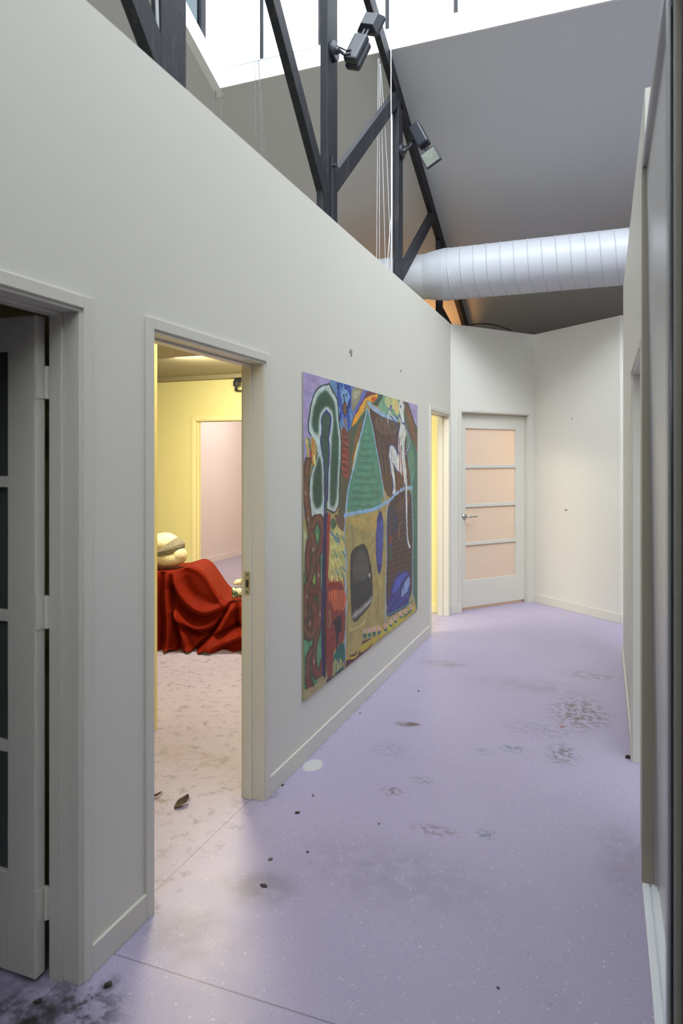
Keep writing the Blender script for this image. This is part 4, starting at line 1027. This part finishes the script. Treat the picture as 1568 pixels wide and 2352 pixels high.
('l',(96,128,146),18,[384,1179,425,1150,479,1129,507,1105]),
('p',(154,58,44),0,[330,1292,387,1285,365,1161,352,1015,339,918,319,824,309,875,319,1166]),
('p',(136,58,46),0,[313,893,384,891,549,864,607,802,622,663,607,489,438,501,418,446,411,338,313,343,307,680]),
('p',(196,90,52),0,[339,860,629,798,634,724,607,692,578,688,507,728,493,771,425,759,345,795]),
('l',(170,70,46),9,[384,837,398,790,411,742]),
('l',(214,112,66),9,[400,834,414,777,425,733]),
('l',(170,70,46),9,[416,831,430,763,438,725]),
('l',(214,112,66),9,[433,828,446,780,452,716]),
('l',(170,70,46),9,[449,825,463,767,465,731]),
('l',(214,112,66),9,[465,822,479,754,479,722]),
('l',(170,70,46),9,[482,819,496,771,493,714]),
('l',(214,112,66),9,[499,816,513,758,507,705]),
('l',(170,70,46),9,[515,813,530,744,521,720]),
('l',(214,112,66),9,[532,810,547,761,535,711]),
('l',(170,70,46),9,[549,807,564,748,549,702]),
('l',(214,112,66),9,[567,804,581,734,564,693]),
('l',(170,70,46),9,[584,801,598,751,578,709]),
('l',(214,112,66),9,[601,798,616,738,593,700]),
('l',(150,40,40),10,[345,917,353,867]),
('l',(150,40,40),10,[371,903,379,862]),
('l',(150,40,40),10,[398,889,406,858]),
('l',(150,40,40),10,[425,905,433,853]),
('l',(150,40,40),10,[452,890,460,848]),
('l',(150,40,40),10,[479,875,487,844]),
('l',(150,40,40),10,[507,891,515,839]),
('l',(150,40,40),10,[535,876,544,834]),
('l',(150,40,40),10,[564,861,572,829]),
('l',(150,40,40),10,[593,877,601,824]),
('l',(150,120,84),18,[365,727,374,685,365,643]),
('p',(50,42,42),0,[418,636,418,663,459,667,493,675,561,663,549,627,567,571,521,572,507,560,493,512,482,464,459,470,472,573,441,596,452,618,479,622]),
('p',(38,98,88),0,[418,456,465,479,549,503,616,482,610,321,425,334]),
('l',(190,186,60),12,[430,413,433,352]),
('l',(128,96,170),12,[442,420,445,352]),
('l',(200,196,80),12,[454,426,457,353]),
('l',(40,98,88),12,[467,403,469,353]),
('l',(190,186,60),12,[479,409,482,354]),
('l',(128,96,170),12,[492,416,494,354]),
('l',(200,196,80),12,[504,392,507,355]),
('l',(40,98,88),12,[517,399,520,355]),
('l',(190,186,60),12,[530,406,532,356]),
('l',(128,96,170),12,[542,382,545,356]),
('l',(200,196,80),12,[555,389,558,357]),
('l',(40,98,88),12,[568,395,571,357]),
('l',(190,186,60),12,[581,371,584,358]),
('l',(128,96,170),12,[594,378,597,358]),
('p',(64,46,48),0,[309,359,425,334,616,341,625,317,309,295]),
('p',(92,54,44),0,[619,371,728,384,806,374,921,367,921,428,1215,368,1149,337,921,322,619,319]),
('p',(188,170,56),0,[871,396,989,394,1168,379,1442,381,2195,420,2304,341,1913,334,1360,351,1095,345,887,342]),
('l',(190,170,60),14,[629,379,728,363,806,347,855,367]),
('p',(128,150,70),0,[1168,338,1442,332,1937,328,3054,197,3054,108,1168,297]),
('p',(204,164,146),0,[939,496,1018,480,1022,443,943,462]),
('l',(206,190,70),5,[1029,476,1029,436]),
('p',(44,104,88),0,[943,461,1015,447,998,415,949,432]),
('p',(204,164,146),0,[1034,480,1116,464,1120,426,1038,445]),
('l',(206,190,70),5,[1127,459,1127,418]),
('p',(44,104,88),0,[1038,444,1113,430,1095,400,1045,418]),
('p',(204,164,146),0,[1133,464,1218,447,1222,408,1136,428]),
('l',(206,190,70),5,[1230,442,1230,400]),
('p',(44,104,88),0,[1136,427,1215,412,1196,384,1144,403]),
('p',(204,164,146),0,[1245,444,1334,426,1338,387,1249,407]),
('l',(206,190,70),5,[1346,421,1346,379]),
('p',(44,104,88),0,[1249,406,1331,391,1311,366,1256,385]),
('p',(204,164,146),0,[1393,429,1487,411,1491,370,1397,391]),
('l',(206,190,70),5,[1500,405,1500,361]),
('p',(44,104,88),0,[1397,390,1483,374,1462,352,1405,371]),
('p',(204,164,146),0,[1517,433,1616,414,1621,372,1521,394]),
('l',(206,190,70),5,[1629,409,1629,364]),
('p',(44,104,88),0,[1521,393,1612,377,1590,357,1530,377]),
('p',(204,164,146),0,[1636,433,1740,413,1744,371,1640,393]),
('l',(206,190,70),5,[1754,408,1754,362]),
('p',(44,104,88),0,[1640,392,1735,375,1712,358,1649,378]),
('p',(204,164,146),0,[1772,437,1881,417,1886,373,1777,396]),
('l',(206,190,70),5,[1896,411,1896,364]),
('p',(44,104,88),0,[1777,395,1876,378,1852,364,1786,384]),
('p',(204,164,146),0,[1915,427,2030,407,2035,362,1920,386]),
('l',(206,190,70),5,[2045,401,2045,353]),
('p',(44,104,88),0,[1920,385,2025,367,2000,356,1930,377]),
('p',(204,164,146),0,[2066,431,2187,411,2192,364,2071,389]),
('l',(206,190,70),5,[2203,405,2203,355]),
('p',(44,104,88),0,[2071,388,2181,369,2155,361,2081,383]),
('l',(44,104,88),10,[1889,399,1937,349,2168,369,2012,374]),
('l',(60,120,110),9,[1462,470,1678,456,2038,437,2168,440]),
]

def chaikin(p, closed, n=2):
    for _ in range(n):
        q = []
        m_ = len(p)
        rng = range(m_) if closed else range(m_ - 1)
        if not closed: q.append(p[0])
        for i in rng:
            a, b = p[i], p[(i + 1) % m_]
            q.append((a[0] * .75 + b[0] * .25, a[1] * .75 + b[1] * .25)); q.append((a[0] * .25 + b[0] * .75, a[1] * .25 + b[1] * .75))
        if not closed: q.append(p[-1])
        p = q
    return p
def vnoise(rng, h, w, cell):
    gh, gw = int(h / cell) + 3, int(w / cell) + 3
    g = rng.random((gh, gw)); y = np.arange(h) / cell; x = np.arange(w) / cell
    yi = y.astype(int); xi = x.astype(int); fy = (y - yi)[:, None]; fx = (x - xi)[None, :]
    fy = fy * fy * (3 - 2 * fy); fx = fx * fx * (3 - 2 * fx)
    return (g[yi][:, xi] * (1 - fy) * (1 - fx) + g[yi + 1][:, xi] * fy * (1 - fx) + g[yi][:, xi + 1] * (1 - fy) * fx + g[yi + 1][:, xi + 1] * fy * fx)
def make_painting():
    PW, PH, ZB = 2.354, 1.742, .325           # metres; ZB height of its lower edge
    YS = 3.296
    nx, nz = 520, 640
    rng = np.random.default_rng(3)
    aa = np.linspace(0, PW * 1000, nx); bb = np.linspace(ZB * 1000, (ZB + PH) * 1000, nz)
    wa = (vnoise(rng, nz, nx, 9) - .5) * 7 + (vnoise(rng, nz, nx, 3) - .5) * 3
    wb = (vnoise(rng, nz, nx, 9) - .5) * 7 + (vnoise(rng, nz, nx, 3) - .5) * 3
    A = 6 + aa[None, :] * .992 + wa - 4; Bz = ZB * 1000 + 6 + (bb[:, None] - ZB * 1000) * .987 + wb
    img = np.zeros((nz, nx, 3)); img[:] = (150, 140, 100)
    def window(x0, x1, y0, y1):
        i0 = max(0, np.searchsorted(aa, x0 - 30)); i1 = min(nx, np.searchsorted(aa, x1 + 30)); j0 = max(0, np.searchsorted(bb, y0 - 30)); j1 = min(nz, np.searchsorted(bb, y1 + 30))
        return slice(j0, j1), slice(i0, i1)
    ht = np.zeros((nz, nx))
    for k, (kind, rgb, par, flat) in enumerate(ART):
        c = np.array(rgb, float)
        pts = list(zip(flat[0::2], flat[1::2]))
        pts = chaikin(pts, kind == 'p', 1 if (kind == 'p' and len(pts) <= 4) else 2)
        px = np.array([p[0] for p in pts], float); py = np.array([p[1] for p in pts], float)
        sl = window(px.min(), px.max(), py.min(), py.max()); a = A[sl]; b = Bz[sl]
        if a.size == 0: continue
        if kind == 'p':
            ins = np.zeros(a.shape, bool); n = len(px)
            for i in range(n):
                x0, y0, x1, y1 = px[i], py[i], px[(i + 1) % n], py[(i + 1) % n]
                if y0 == y1: continue
                cnd = (y0 > b) != (y1 > b)
                ins ^= cnd & (a < (x1 - x0) * (b - y0) / (y1 - y0) + x0)
            msk = ins.astype(float)
            if par:
                for _ in range(14):
                    p_ = np.pad(msk, 1, mode='edge'); msk = (p_[1:-1, :-2] + p_[1:-1, 2:] + p_[:-2, 1:-1] + p_[2:, 1:-1] + msk) / 5
        else:
            wd = par * .62
            d = np.full(a.shape, 1e9)
            for i in range(len(px) - 1):
                vx, vy = px[i + 1] - px[i], py[i + 1] - py[i]; q = max(vx * vx + vy * vy, 1e-6)
                t = np.clip(((a - px[i]) * vx + (b - py[i]) * vy) / q, 0, 1)
                d = np.minimum(d, np.hypot((a - px[i] - t * vx) * .62, b - py[i] - t * vy))
            msk = np.clip((wd * (.75 if par > 9 else 1.15) - d) / 3 + .5, 0, 1)
            ht[sl] += msk * .25
        img[sl] = img[sl] * (1 - msk[..., None]) + c * msk[..., None]
    br = vnoise(rng, nz, nx, 14) * .5 + vnoise(rng, nz, nx, 4) * .3 + vnoise(rng, nz, nx, 1.6) * .2
    img *= (.86 + .28 * br)[..., None]
    img += (vnoise(rng, nz, nx, 20) - .5)[..., None] * np.array([10, -4, -8])
    img = np.clip(img, 0, 255) / 255
    ln = np.where(img <= .04045, img / 12.92, ((img + .055) / 1.055) ** 2.4)
    # relief of the paint, at most about a millimetre
    rel_ = br * .0012 + ht * .0006
    X = np.full((nz, nx), XL + .010) + rel_
    co = np.stack([X, np.broadcast_to(YS + aa[None, :] / 1000, X.shape), np.broadcast_to(bb[:, None] / 1000, X.shape)], -1).reshape(-1, 3)
    idx = np.arange(nx * nz).reshape(nz, nx)
    f = np.stack([idx[:-1, :-1], idx[:-1, 1:], idx[1:, 1:], idx[1:, :-1]], -1).reshape(-1, 4)
    # canvas edges and back
    y0, y1, z0, z1 = YS, YS + PW, ZB, ZB + PH
    n0 = len(co)
    co = np.concatenate([co, np.array([(XL + .001, y0, z0), (XL + .001, y1, z0), (XL + .001, y1, z1), (XL + .001, y0, z1)])])
    me = bpy.data.meshes.new('painting')
    faces = f.tolist()
    faces.append([n0 + 3, n0 + 2, n0 + 1, n0]); 
    faces.append([n0, n0 + 1] + idx[0, ::-1].tolist()); faces.append([n0 + 2, n0 + 3] + idx[-1, :].tolist())
    faces.append([n0 + 3, n0] + idx[:, 0].tolist()); faces.append([n0 + 1, n0 + 2] + idx[::-1, -1].tolist())
    me.from_pydata(co.tolist(), [], faces); me.update()
    at = me.color_attributes.new('paint', 'FLOAT_COLOR', 'POINT')
    cc = np.ones((len(co), 4)); cc[:nx * nz, :3] = ln.reshape(-1, 3); cc[nx * nz:, :3] = (.35, .30, .2)
    at.data.foreach_set('color', cc.ravel())
    m = bpy.data.materials.new('oil_paint_on_canvas'); m.use_nodes = True
    nt = m.node_tree; p = nt.nodes['Principled BSDF']; p.inputs['Roughness'].default_value = .5
    an = nt.nodes.new('ShaderNodeAttribute'); an.attribute_name = 'paint'
    nt.links.new(an.outputs['Color'], p.inputs['Base Color'])
    tc = nt.nodes.new('ShaderNodeTexCoord'); n = nt.nodes.new('ShaderNodeTexNoise'); n.inputs['Scale'].default_value = 120
    nt.links.new(tc.outputs['Object'], n.inputs['Vector'])
    b = nt.nodes.new('ShaderNodeBump'); b.inputs['Strength'].default_value = .25; b.inputs['Distance'].default_value = .002
    nt.links.new(n.outputs['Fac'], b.inputs['Height']); nt.links.new(b.outputs[0], p.inputs['Normal'])
    me.materials.append(m)
    o = bpy.data.objects.new('painting', me); col.objects.link(o)
    thing(o, 'large unframed colourful painting with green triangle and white figure on the left wall', 'painting')
make_painting()

# ------------------------------------------------------------------ draped display in the yellow room
DO = Vector((-3.193, 4.99, 0)); DA = Vector((.933, .359, 0)); DF = Vector((-.359, .933, 0))   # origin, along, away
def dl(a, d, z): return DO + DA * a + DF * d + Vector((0, 0, z))
def hh(a): return sum(hh_raw(a + k * .018) for k in range(-3, 4)) / 7
def hh_raw(a):
    pts = [(-.9, .64), (-.42, .645), (-.16, .66), (-.11, .70), (-.04, .695), (.0, .665), (.06, .60), (.12, .50), (.18, .405), (.22, .385), (.30, .385), (.5, .39), (1.1, .39)]
    for (a0, z0), (a1, z1) in zip(pts, pts[1:]):
        if a <= a1:
            t = max(0, (a - a0) / (a1 - a0)); return z0 + (z1 - z0) * t
    return .39
FOLDS = [  # polyline (a, z), width, depth amplitude (negative = trough, away from viewer)
    ([(-.29, .66), (-.27, .40), (-.285, .0)], .022, .060), ([(-.33, .62), (-.345, .0)], .022, -.055),
    ([(-.25, .60), (-.235, .25), (-.19, .0)], .022, -.065), ([(-.21, .3), (-.15, .12), (-.10, .0)], .03, .05),
    ([(-.24, .60), (-.13, .41), (0, .32), (.11, .32), (.28, .40)], .035, .050),
    ([(-.24, .50), (-.15, .30), (0, .22), (.13, .27), (.26, .375)], .030, -.060),
    ([(-.23, .32), (-.08, .18), (.08, .21), (.22, .34)], .030, .045),
    ([(-.20, .22), (-.06, .12), (.06, .14)], .022, -.05),
    ([(-.06, .0), (.08, .13), (.20, .31), (.27, .39)], .014, -.075), ([(0, .0), (.14, .15), (.25, .33)], .035, .06),
    ([(.30, .38), (.285, .16)], .018, -.06), ([(.35, .37), (.34, .15)], .03, .05), ([(.38, .36), (.40, .1)], .018, -.05),
    ([(.09, .03), (.22, .10), (.38, .14)], .04, .08), ([(.10, .11), (.24, .17), (.40, .20)], .022, -.05),
    ([(-.15, .62), (-.07, .48), (.04, .40), (.15, .385)], .04, -.016), ([(-.17, .70), (.03, .64), (.17, .39)], .02, .028),
    ([(-.45, .62), (-.47, .0)], .03, .05), ([(-.52, .62), (-.55, .0)], .025, -.05), ([(-.62, .6), (-.66, .0)], .035, .05),
    ([(.55, .4), (.52, .0)], .03, .05), ([(.65, .4), (.68, .0)], .03, -.05), ([(.8, .4), (.82, .0)], .04, .05),
]
def smooth_line(p):
    for _ in range(3):
        q = [p[0]]
        for (ax_, az_), (bx_, bz_) in zip(p, p[1:]): q += [(ax_ * .75 + bx_ * .25, az_ * .75 + bz_ * .25), (ax_ * .25 + bx_ * .75, az_ * .25 + bz_ * .75)]
        p = q + [p[-1]]
    return p
FOLDS = [(smooth_line(pl) if len(pl) > 2 else pl, w, am) for pl, w, am in FOLDS]
def fold(a, z):
    s_ = 0
    for pl, w, am in FOLDS:
        d = 9
        for (x0, y0), (x1, y1) in zip(pl, pl[1:]):
            vx, vy = x1 - x0, y1 - y0; t = max(0, min(1, ((a - x0) * vx + (z - y0) * vy) / (vx * vx + vy * vy)))
            d = min(d, math.hypot(a - x0 - t * vx, z - y0 - t * vy))
        s_ += 1.2 * am * math.exp(-(d / w) ** 2)
    return s_
bm = bmesh.new(); NA, NV = 300, 130; grid = []
for i in range(NA):
    a = -.85 + 1.85 * i / (NA - 1); h = hh(a); rowv = []
    for j in range(NV):
        v = j / (NV - 1)
        if v < .25:                                    # lies over the top
            t = v / .25; d = .55 - .50 * t; z = h + .003 * math.sin(a * 13 + d * 9) * (1 - abs(2 * t - 1)) - .01 * (1 - t)
            off = fold(a, h - .01) * t * .6
        else:
            t = (v - .25) / .75; z = h * (1 - t); flare = .10 * t ** 1.5
            z = max(z, 0.0)
            rnd = min(1, t * 8); d = .05 - flare - .03 * math.sin(rnd * math.pi / 2); off = fold(a, z) * (.55 + .65 * min(1, t * 1.6))
            off += .012 * math.sin(a * 31 + z * 5) * t
            if t > .93: d -= (t - .93) * .5
            z = z + .004 + (.010 * (1 + math.sin(a * 40)) if t > .97 else 0)
        rowv.append(bm.verts.new(dl(a + .02 * math.sin(z * 7 + 1), d - off, z)))
    grid.append(rowv)
for i in range(NA - 1):
    for j in range(NV - 1): bm.faces.new((grid[i][j], grid[i + 1][j], grid[i + 1][j + 1], grid[i][j + 1]))
thing(obj('velvet_drape', bm, M['velvet'], smooth=True), 'crumpled red velvet cloth draped over a low plinth in the yellow room', 'cloth')
# plinths under the cloth
def oriented(bm, a0, a1, d0, d1, z0, z1):
    m = Matrix.Identity(4)
    for i in range(3): m[i][0], m[i][1], m[i][2], m[i][3] = DA[i], DF[i], (0, 0, 1)[i], DO[i]
    box(bm, a0, a1, d0, d1, z0, z1, m)
bm = bmesh.new(); oriented(bm, -.8, -.03, .13, .52, 0, .60); thing(obj('plinth', bm, M['wall']), 'taller white plinth under the red velvet at left', 'plinth')
bm = bmesh.new(); oriented(bm, .26, .95, .13, .52, 0, .33); thing(obj('plinth', bm, M['wall']), 'lower white plinth under the red velvet at right', 'plinth')

def blob(name, items, m, parent=None, vox=.007):
    bm = bmesh.new()
    for c, r, rot in items:
        mm = Matrix.Translation(c) @ rot @ Matrix.Diagonal((*r, 1))
        bmesh.ops.create_icosphere(bm, subdivisions=4, radius=1, matrix=mm)
    o = obj(name, bm, m, parent, smooth=True)
    md = o.modifiers.new('remesh', 'REMESH'); md.mode = 'VOXEL'; md.voxel_size = vox; md.use_smooth_shade = True
    sm = o.modifiers.new('smooth', 'SMOOTH'); sm.iterations = 6; sm.factor = .6
    return o
RA = Matrix.Rotation(math.atan2(.359, .933), 4, 'Z')
torso = blob('plaster_torso', [
    (dl(-.32, .20, .742), (.145, .13, .080), RA), (dl(-.42, .22, .755), (.17, .14, .09), RA), (dl(-.245, .19, .770), (.075, .10, .075), RA),
    (dl(-.41, .22, .860), (.125, .12, .095), RA), (dl(-.34, .235, .845), (.14, .11, .105), RA @ Matrix.Rotation(R(35), 4, 'Y')),
    (dl(-.55, .24, .82), (.13, .12, .14), RA)], M['plaster'])
thing(torso, 'cream plaster torso with a grey gauze wrap resting on the red velvet', 'sculpture')
# gauze band: closed strip round the waist of the torso, slanting, with ridges
bm = bmesh.new(); n1, n2 = 90, 16; gr = []
for i in range(n1):
    p = 2 * math.pi * i / n1; row_ = []
    for j in range(n2):
        v = j / (n2 - 1) * 2 - 1
        ca, sa = math.cos(p), math.sin(p)
        wdt = .030 + .048 * max(0, (ca + 1) / 2) ** 1.2
        tilt = (.045 * ca)
        zz = .816 + tilt + v * wdt * .8
        rad_a = .160 + .012 * math.cos(v * 1.5) + .004 * math.sin(v * 17 + 3 * p); rad_d = .138 + .010 * math.cos(v * 1.5) + .004 * math.sin(v * 17 + 3 * p)
        k = .95 - .34 * max(0, v) ** 1.6
        row_.append(bm.verts.new(dl(-.355 + rad_a * k * ca, .21 + rad_d * k * sa, zz)))
    gr.append(row_)
for i in range(n1):
    for j in range(n2 - 1): bm.faces.new((gr[i][j], gr[(i + 1) % n1][j], gr[(i + 1) % n1][j + 1], gr[i][j + 1]))
bd = obj('gauze_wrap', bm, M['mesh_cloth'], torso, smooth=True); sd = bd.modifiers.new('solid', 'SOLIDIFY'); sd.thickness = .006
bd['label'] = 'grey gauze band'

# glazed pot lying on its side and the plaster knots above it
pot = Vector(dl(.245, .10, .456)); ax = (DA * .97 + DF * .24).normalized()
bm = bmesh.new(); m_, _ = frame_axes(pot, pot + ax, (0, 0, 1)); n = 40
prof = [(.000, .030), (-.004, .046), (.004, .052), (.02, .046), (.06, .044), (.12, .052), (.18, .058), (.24, .050), (.27, .03), (.275, .0)]
inner = [(.10, .0), (.09, .026), (.0, .030)]
rings = []
for h_, r_ in inner + prof[1:]:
    r_ = max(r_, .001); rings.append([bm.verts.new(m_ @ Vector((r_ * math.cos(2 * math.pi * k / n), r_ * math.sin(2 * math.pi * k / n), h_))) for k in range(n)])
for a, b in zip(rings, rings[1:]):
    for k in range(n): bm.faces.new((a[k], a[(k + 1) % n], b[(k + 1) % n], b[k]))
thing(obj('glazed_pot', bm, M['glaze'], smooth=True), 'green and cream glazed pot lying on its side on the red velvet', 'pot')
kn = blob('plaster_lump', [(dl(.30, .13, .540), (.045, .04, .026), RA), (dl(.345, .12, .553), (.036, .04, .034), RA @ Matrix.Rotation(R(30), 4, 'Y')), (dl(.40, .13, .552), (.04, .04, .032), RA), (dl(.28, .12, .532), (.03, .03, .016), RA)], M['plaster'], vox=.004)
thing(kn, 'knotted cream plaster lump on top of the green glazed pot', 'sculpture')

# black door closer hanging above the yellow doorway
dc = thing(empty('door_closer', (-3.72, 6.98, 2.42)), 'black metal bracket with arm high on the yellow wall', 'bracket')
rel(dc, obj('body', B((-4.02, -3.70, 6.96, 7.048, 2.515, 2.548), (-4.02, -3.97, 6.94, 7.048, 2.46, 2.52)), M['black_metal'], dc, bevel=.006))
bm = bmesh.new(); tube(bm, [(-3.995, 6.97, 2.50), (-3.995, 6.97, 2.405)], .018, 12); tube(bm, [(-3.995, 6.97, 2.475), (-3.995, 6.97, 2.46)], .028, 14)
rel(dc, obj('spindle', bm, M['black_metal'], dc, smooth=True))
bm = bmesh.new(); tube(bm, [(-3.995, 6.97, 2.405), (-3.2, 6.97, 2.405)], .0085, 8); rel(dc, obj('arm', bm, M['black_metal'], dc, smooth=True))

# ------------------------------------------------------------------ small things on floor and walls
def crumb(x, y, r, m, label, cat='debris', name='dirt_crumb', flat=.5, seed=0):
    rr = random.Random(seed); bm = bmesh.new()
    bmesh.ops.create_icosphere(bm, subdivisions=2, radius=1)
    for v in bm.verts:
        k = r * rr.uniform(.6, 1.15) * .85; v.co = Vector((v.co.x * k * 1.1, v.co.y * k * .7, v.co.z * k * flat * .7 + r * flat * .5))
    return thing(obj(name, bm, m, smooth=True, loc=(x, y, 0), rot=(0, 0, rr.uniform(0, 3))), label, cat)
# curled leaf
def dry_leaf(x, y, L, W, rz, label):
    bm = bmesh.new(); rows = []
    for i in range(11):
        t = i / 10; w = W * math.sin(math.pi * min(1, t * .95 + .03)) ** .8; row_ = []
        for j in range(7):
            s_ = (j / 6 - .5) * 2
            row_.append(bm.verts.new(((t - .5) * L, s_ * w / 2 * (1 - .25 * abs(s_)), .003 + .35 * W * s_ * s_ * (.4 + t) + .01 * t + .002 * math.sin(9 * t + 4 * s_))))
        rows.append(row_)
    for i in range(10):
        for j in range(6): bm.faces.new((rows[i][j], rows[i + 1][j], rows[i + 1][j + 1], rows[i][j + 1]))
    e = thing(empty('dry_leaf', (x, y, 0), rz), label, 'leaf')
    b = obj('blade', bm, M['leaf'], e, smooth=True); sd = b.modifiers.new('solid', 'SOLIDIFY'); sd.thickness = .0012; sd.offset = 1
    bm = bmesh.new(); tube(bm, [(L * .3, 0, .006), (L * .6, .004, .004), (L * .75, .012, .008)], .0012, 6); obj('stalk', bm, M['leaf'], e)
dry_leaf(-1.827, 2.687, .085, .05, R(75), 'curled brown dry leaf on the floor in the second doorway')
dry_leaf(-1.99, 2.70, .07, .016, R(60), 'thin brown leaf sliver by the left jamb of the second doorway')
crumb(-1.299, 2.815, .014, M['crumb'], 'dark crumb nearest the right jamb of the second doorway', seed=1)
crumb(-1.248, 2.448, .013, M['clay'], 'brown dirt crumb above the large grey floor smudge', seed=2)
crumb(-1.295, 2.99, .010, M['clay'], 'small brown crumb between the doorway and the white paint disc', seed=3)
crumb(-.925, 2.86, .008, M['clay'], 'tiny brown crumb in the middle of the corridor floor', seed=4)
crumb(-1.13, 2.55, .008, M['crumb'], 'tiny black crumb left of the corridor middle', seed=5)
crumb(-1.20, 4.60, .010, M['crumb'], 'black speck on the floor before the painting', seed=6)
crumb(-.30, 2.10, .007, M['crumb'], 'tiny dark crumb on the near floor at right', seed=8)
crumb(-1.195, 2.29, .02, M['crumb'], 'flat dark scrap on the grey floor smudge', flat=.10, seed=9, name='dirt_scrap')
crumb(-1.411, 1.685, .018, M['crumb'], 'black lump of dirt near the first doorway', flat=.45, seed=10)
crumb(-1.56, 1.56, .016, M['crumb'], 'black dirt clump at the foot of the open door', flat=.4, seed=11)
crumb(-1.44, 4.07, .014, M['orange_flake'], 'orange paint flake against the left baseboard', flat=.15, seed=12, name='paint_flake')
crumb(-.235, 4.30, .016, M['orange_flake'], 'orange paint flake beside the large floor stain at right', flat=.12, seed=13, name='paint_flake')
crumb(.12, 3.975, .02, M['crumb'], 'dark fluff at the corner of the right doorway', flat=.8, seed=14, name='dust_fluff')
crumb(-1.475, 3.03, .01, M['crumb'], 'dark crumb touching the left baseboard by the doorway', seed=15)
# marks on walls
bm = bmesh.new(); tube(bm, [(XL + .001, 4.015, 2.27), (XL + .006, 4.02, 2.295), (XL + .006, 4.045, 2.29), (XL + .003, 4.045, 2.255)], .0025, 6)
thing(obj('wall_hook', bm, M['mark'], smooth=True), 'bent little wire hook on the wall above the painting', 'hook')
bm = bmesh.new(); tube(bm, [(XL + .001, 5.165, 2.29), (XL + .004, 5.17, 2.31), (XL + .002, 5.18, 2.30)], .0022, 6)
thing(obj('wall_hook', bm, M['mark'], smooth=True), 'faint tiny hook over the right part of the painting', 'hook')
A3 = math.atan2(CC[1] - CB[1], CC[0] - CB[0]); nrm = Vector((-math.sin(A3), math.cos(A3), 0)) * -1
def on3(t, z, off=.003): return Vector((CB[0] + t * math.cos(A3), CB[1] + t * math.sin(A3), z)) + nrm * off
bm = bmesh.new(); tube(bm, [on3(.46, 1.062), on3(.475, 1.07), on3(.495, 1.072)], [.002, .006, .002], 6)
thing(obj('wall_chip', bm, M['mark']), 'small dark chip low on the blank angled wall', 'mark')
bm = bmesh.new(); tube(bm, [on3(.555, 2.02), on3(.56, 2.06)], .0025, 6)
thing(obj('wall_scratch', bm, M['brass_grey']), 'faint upright scratch high on the blank angled wall', 'mark')
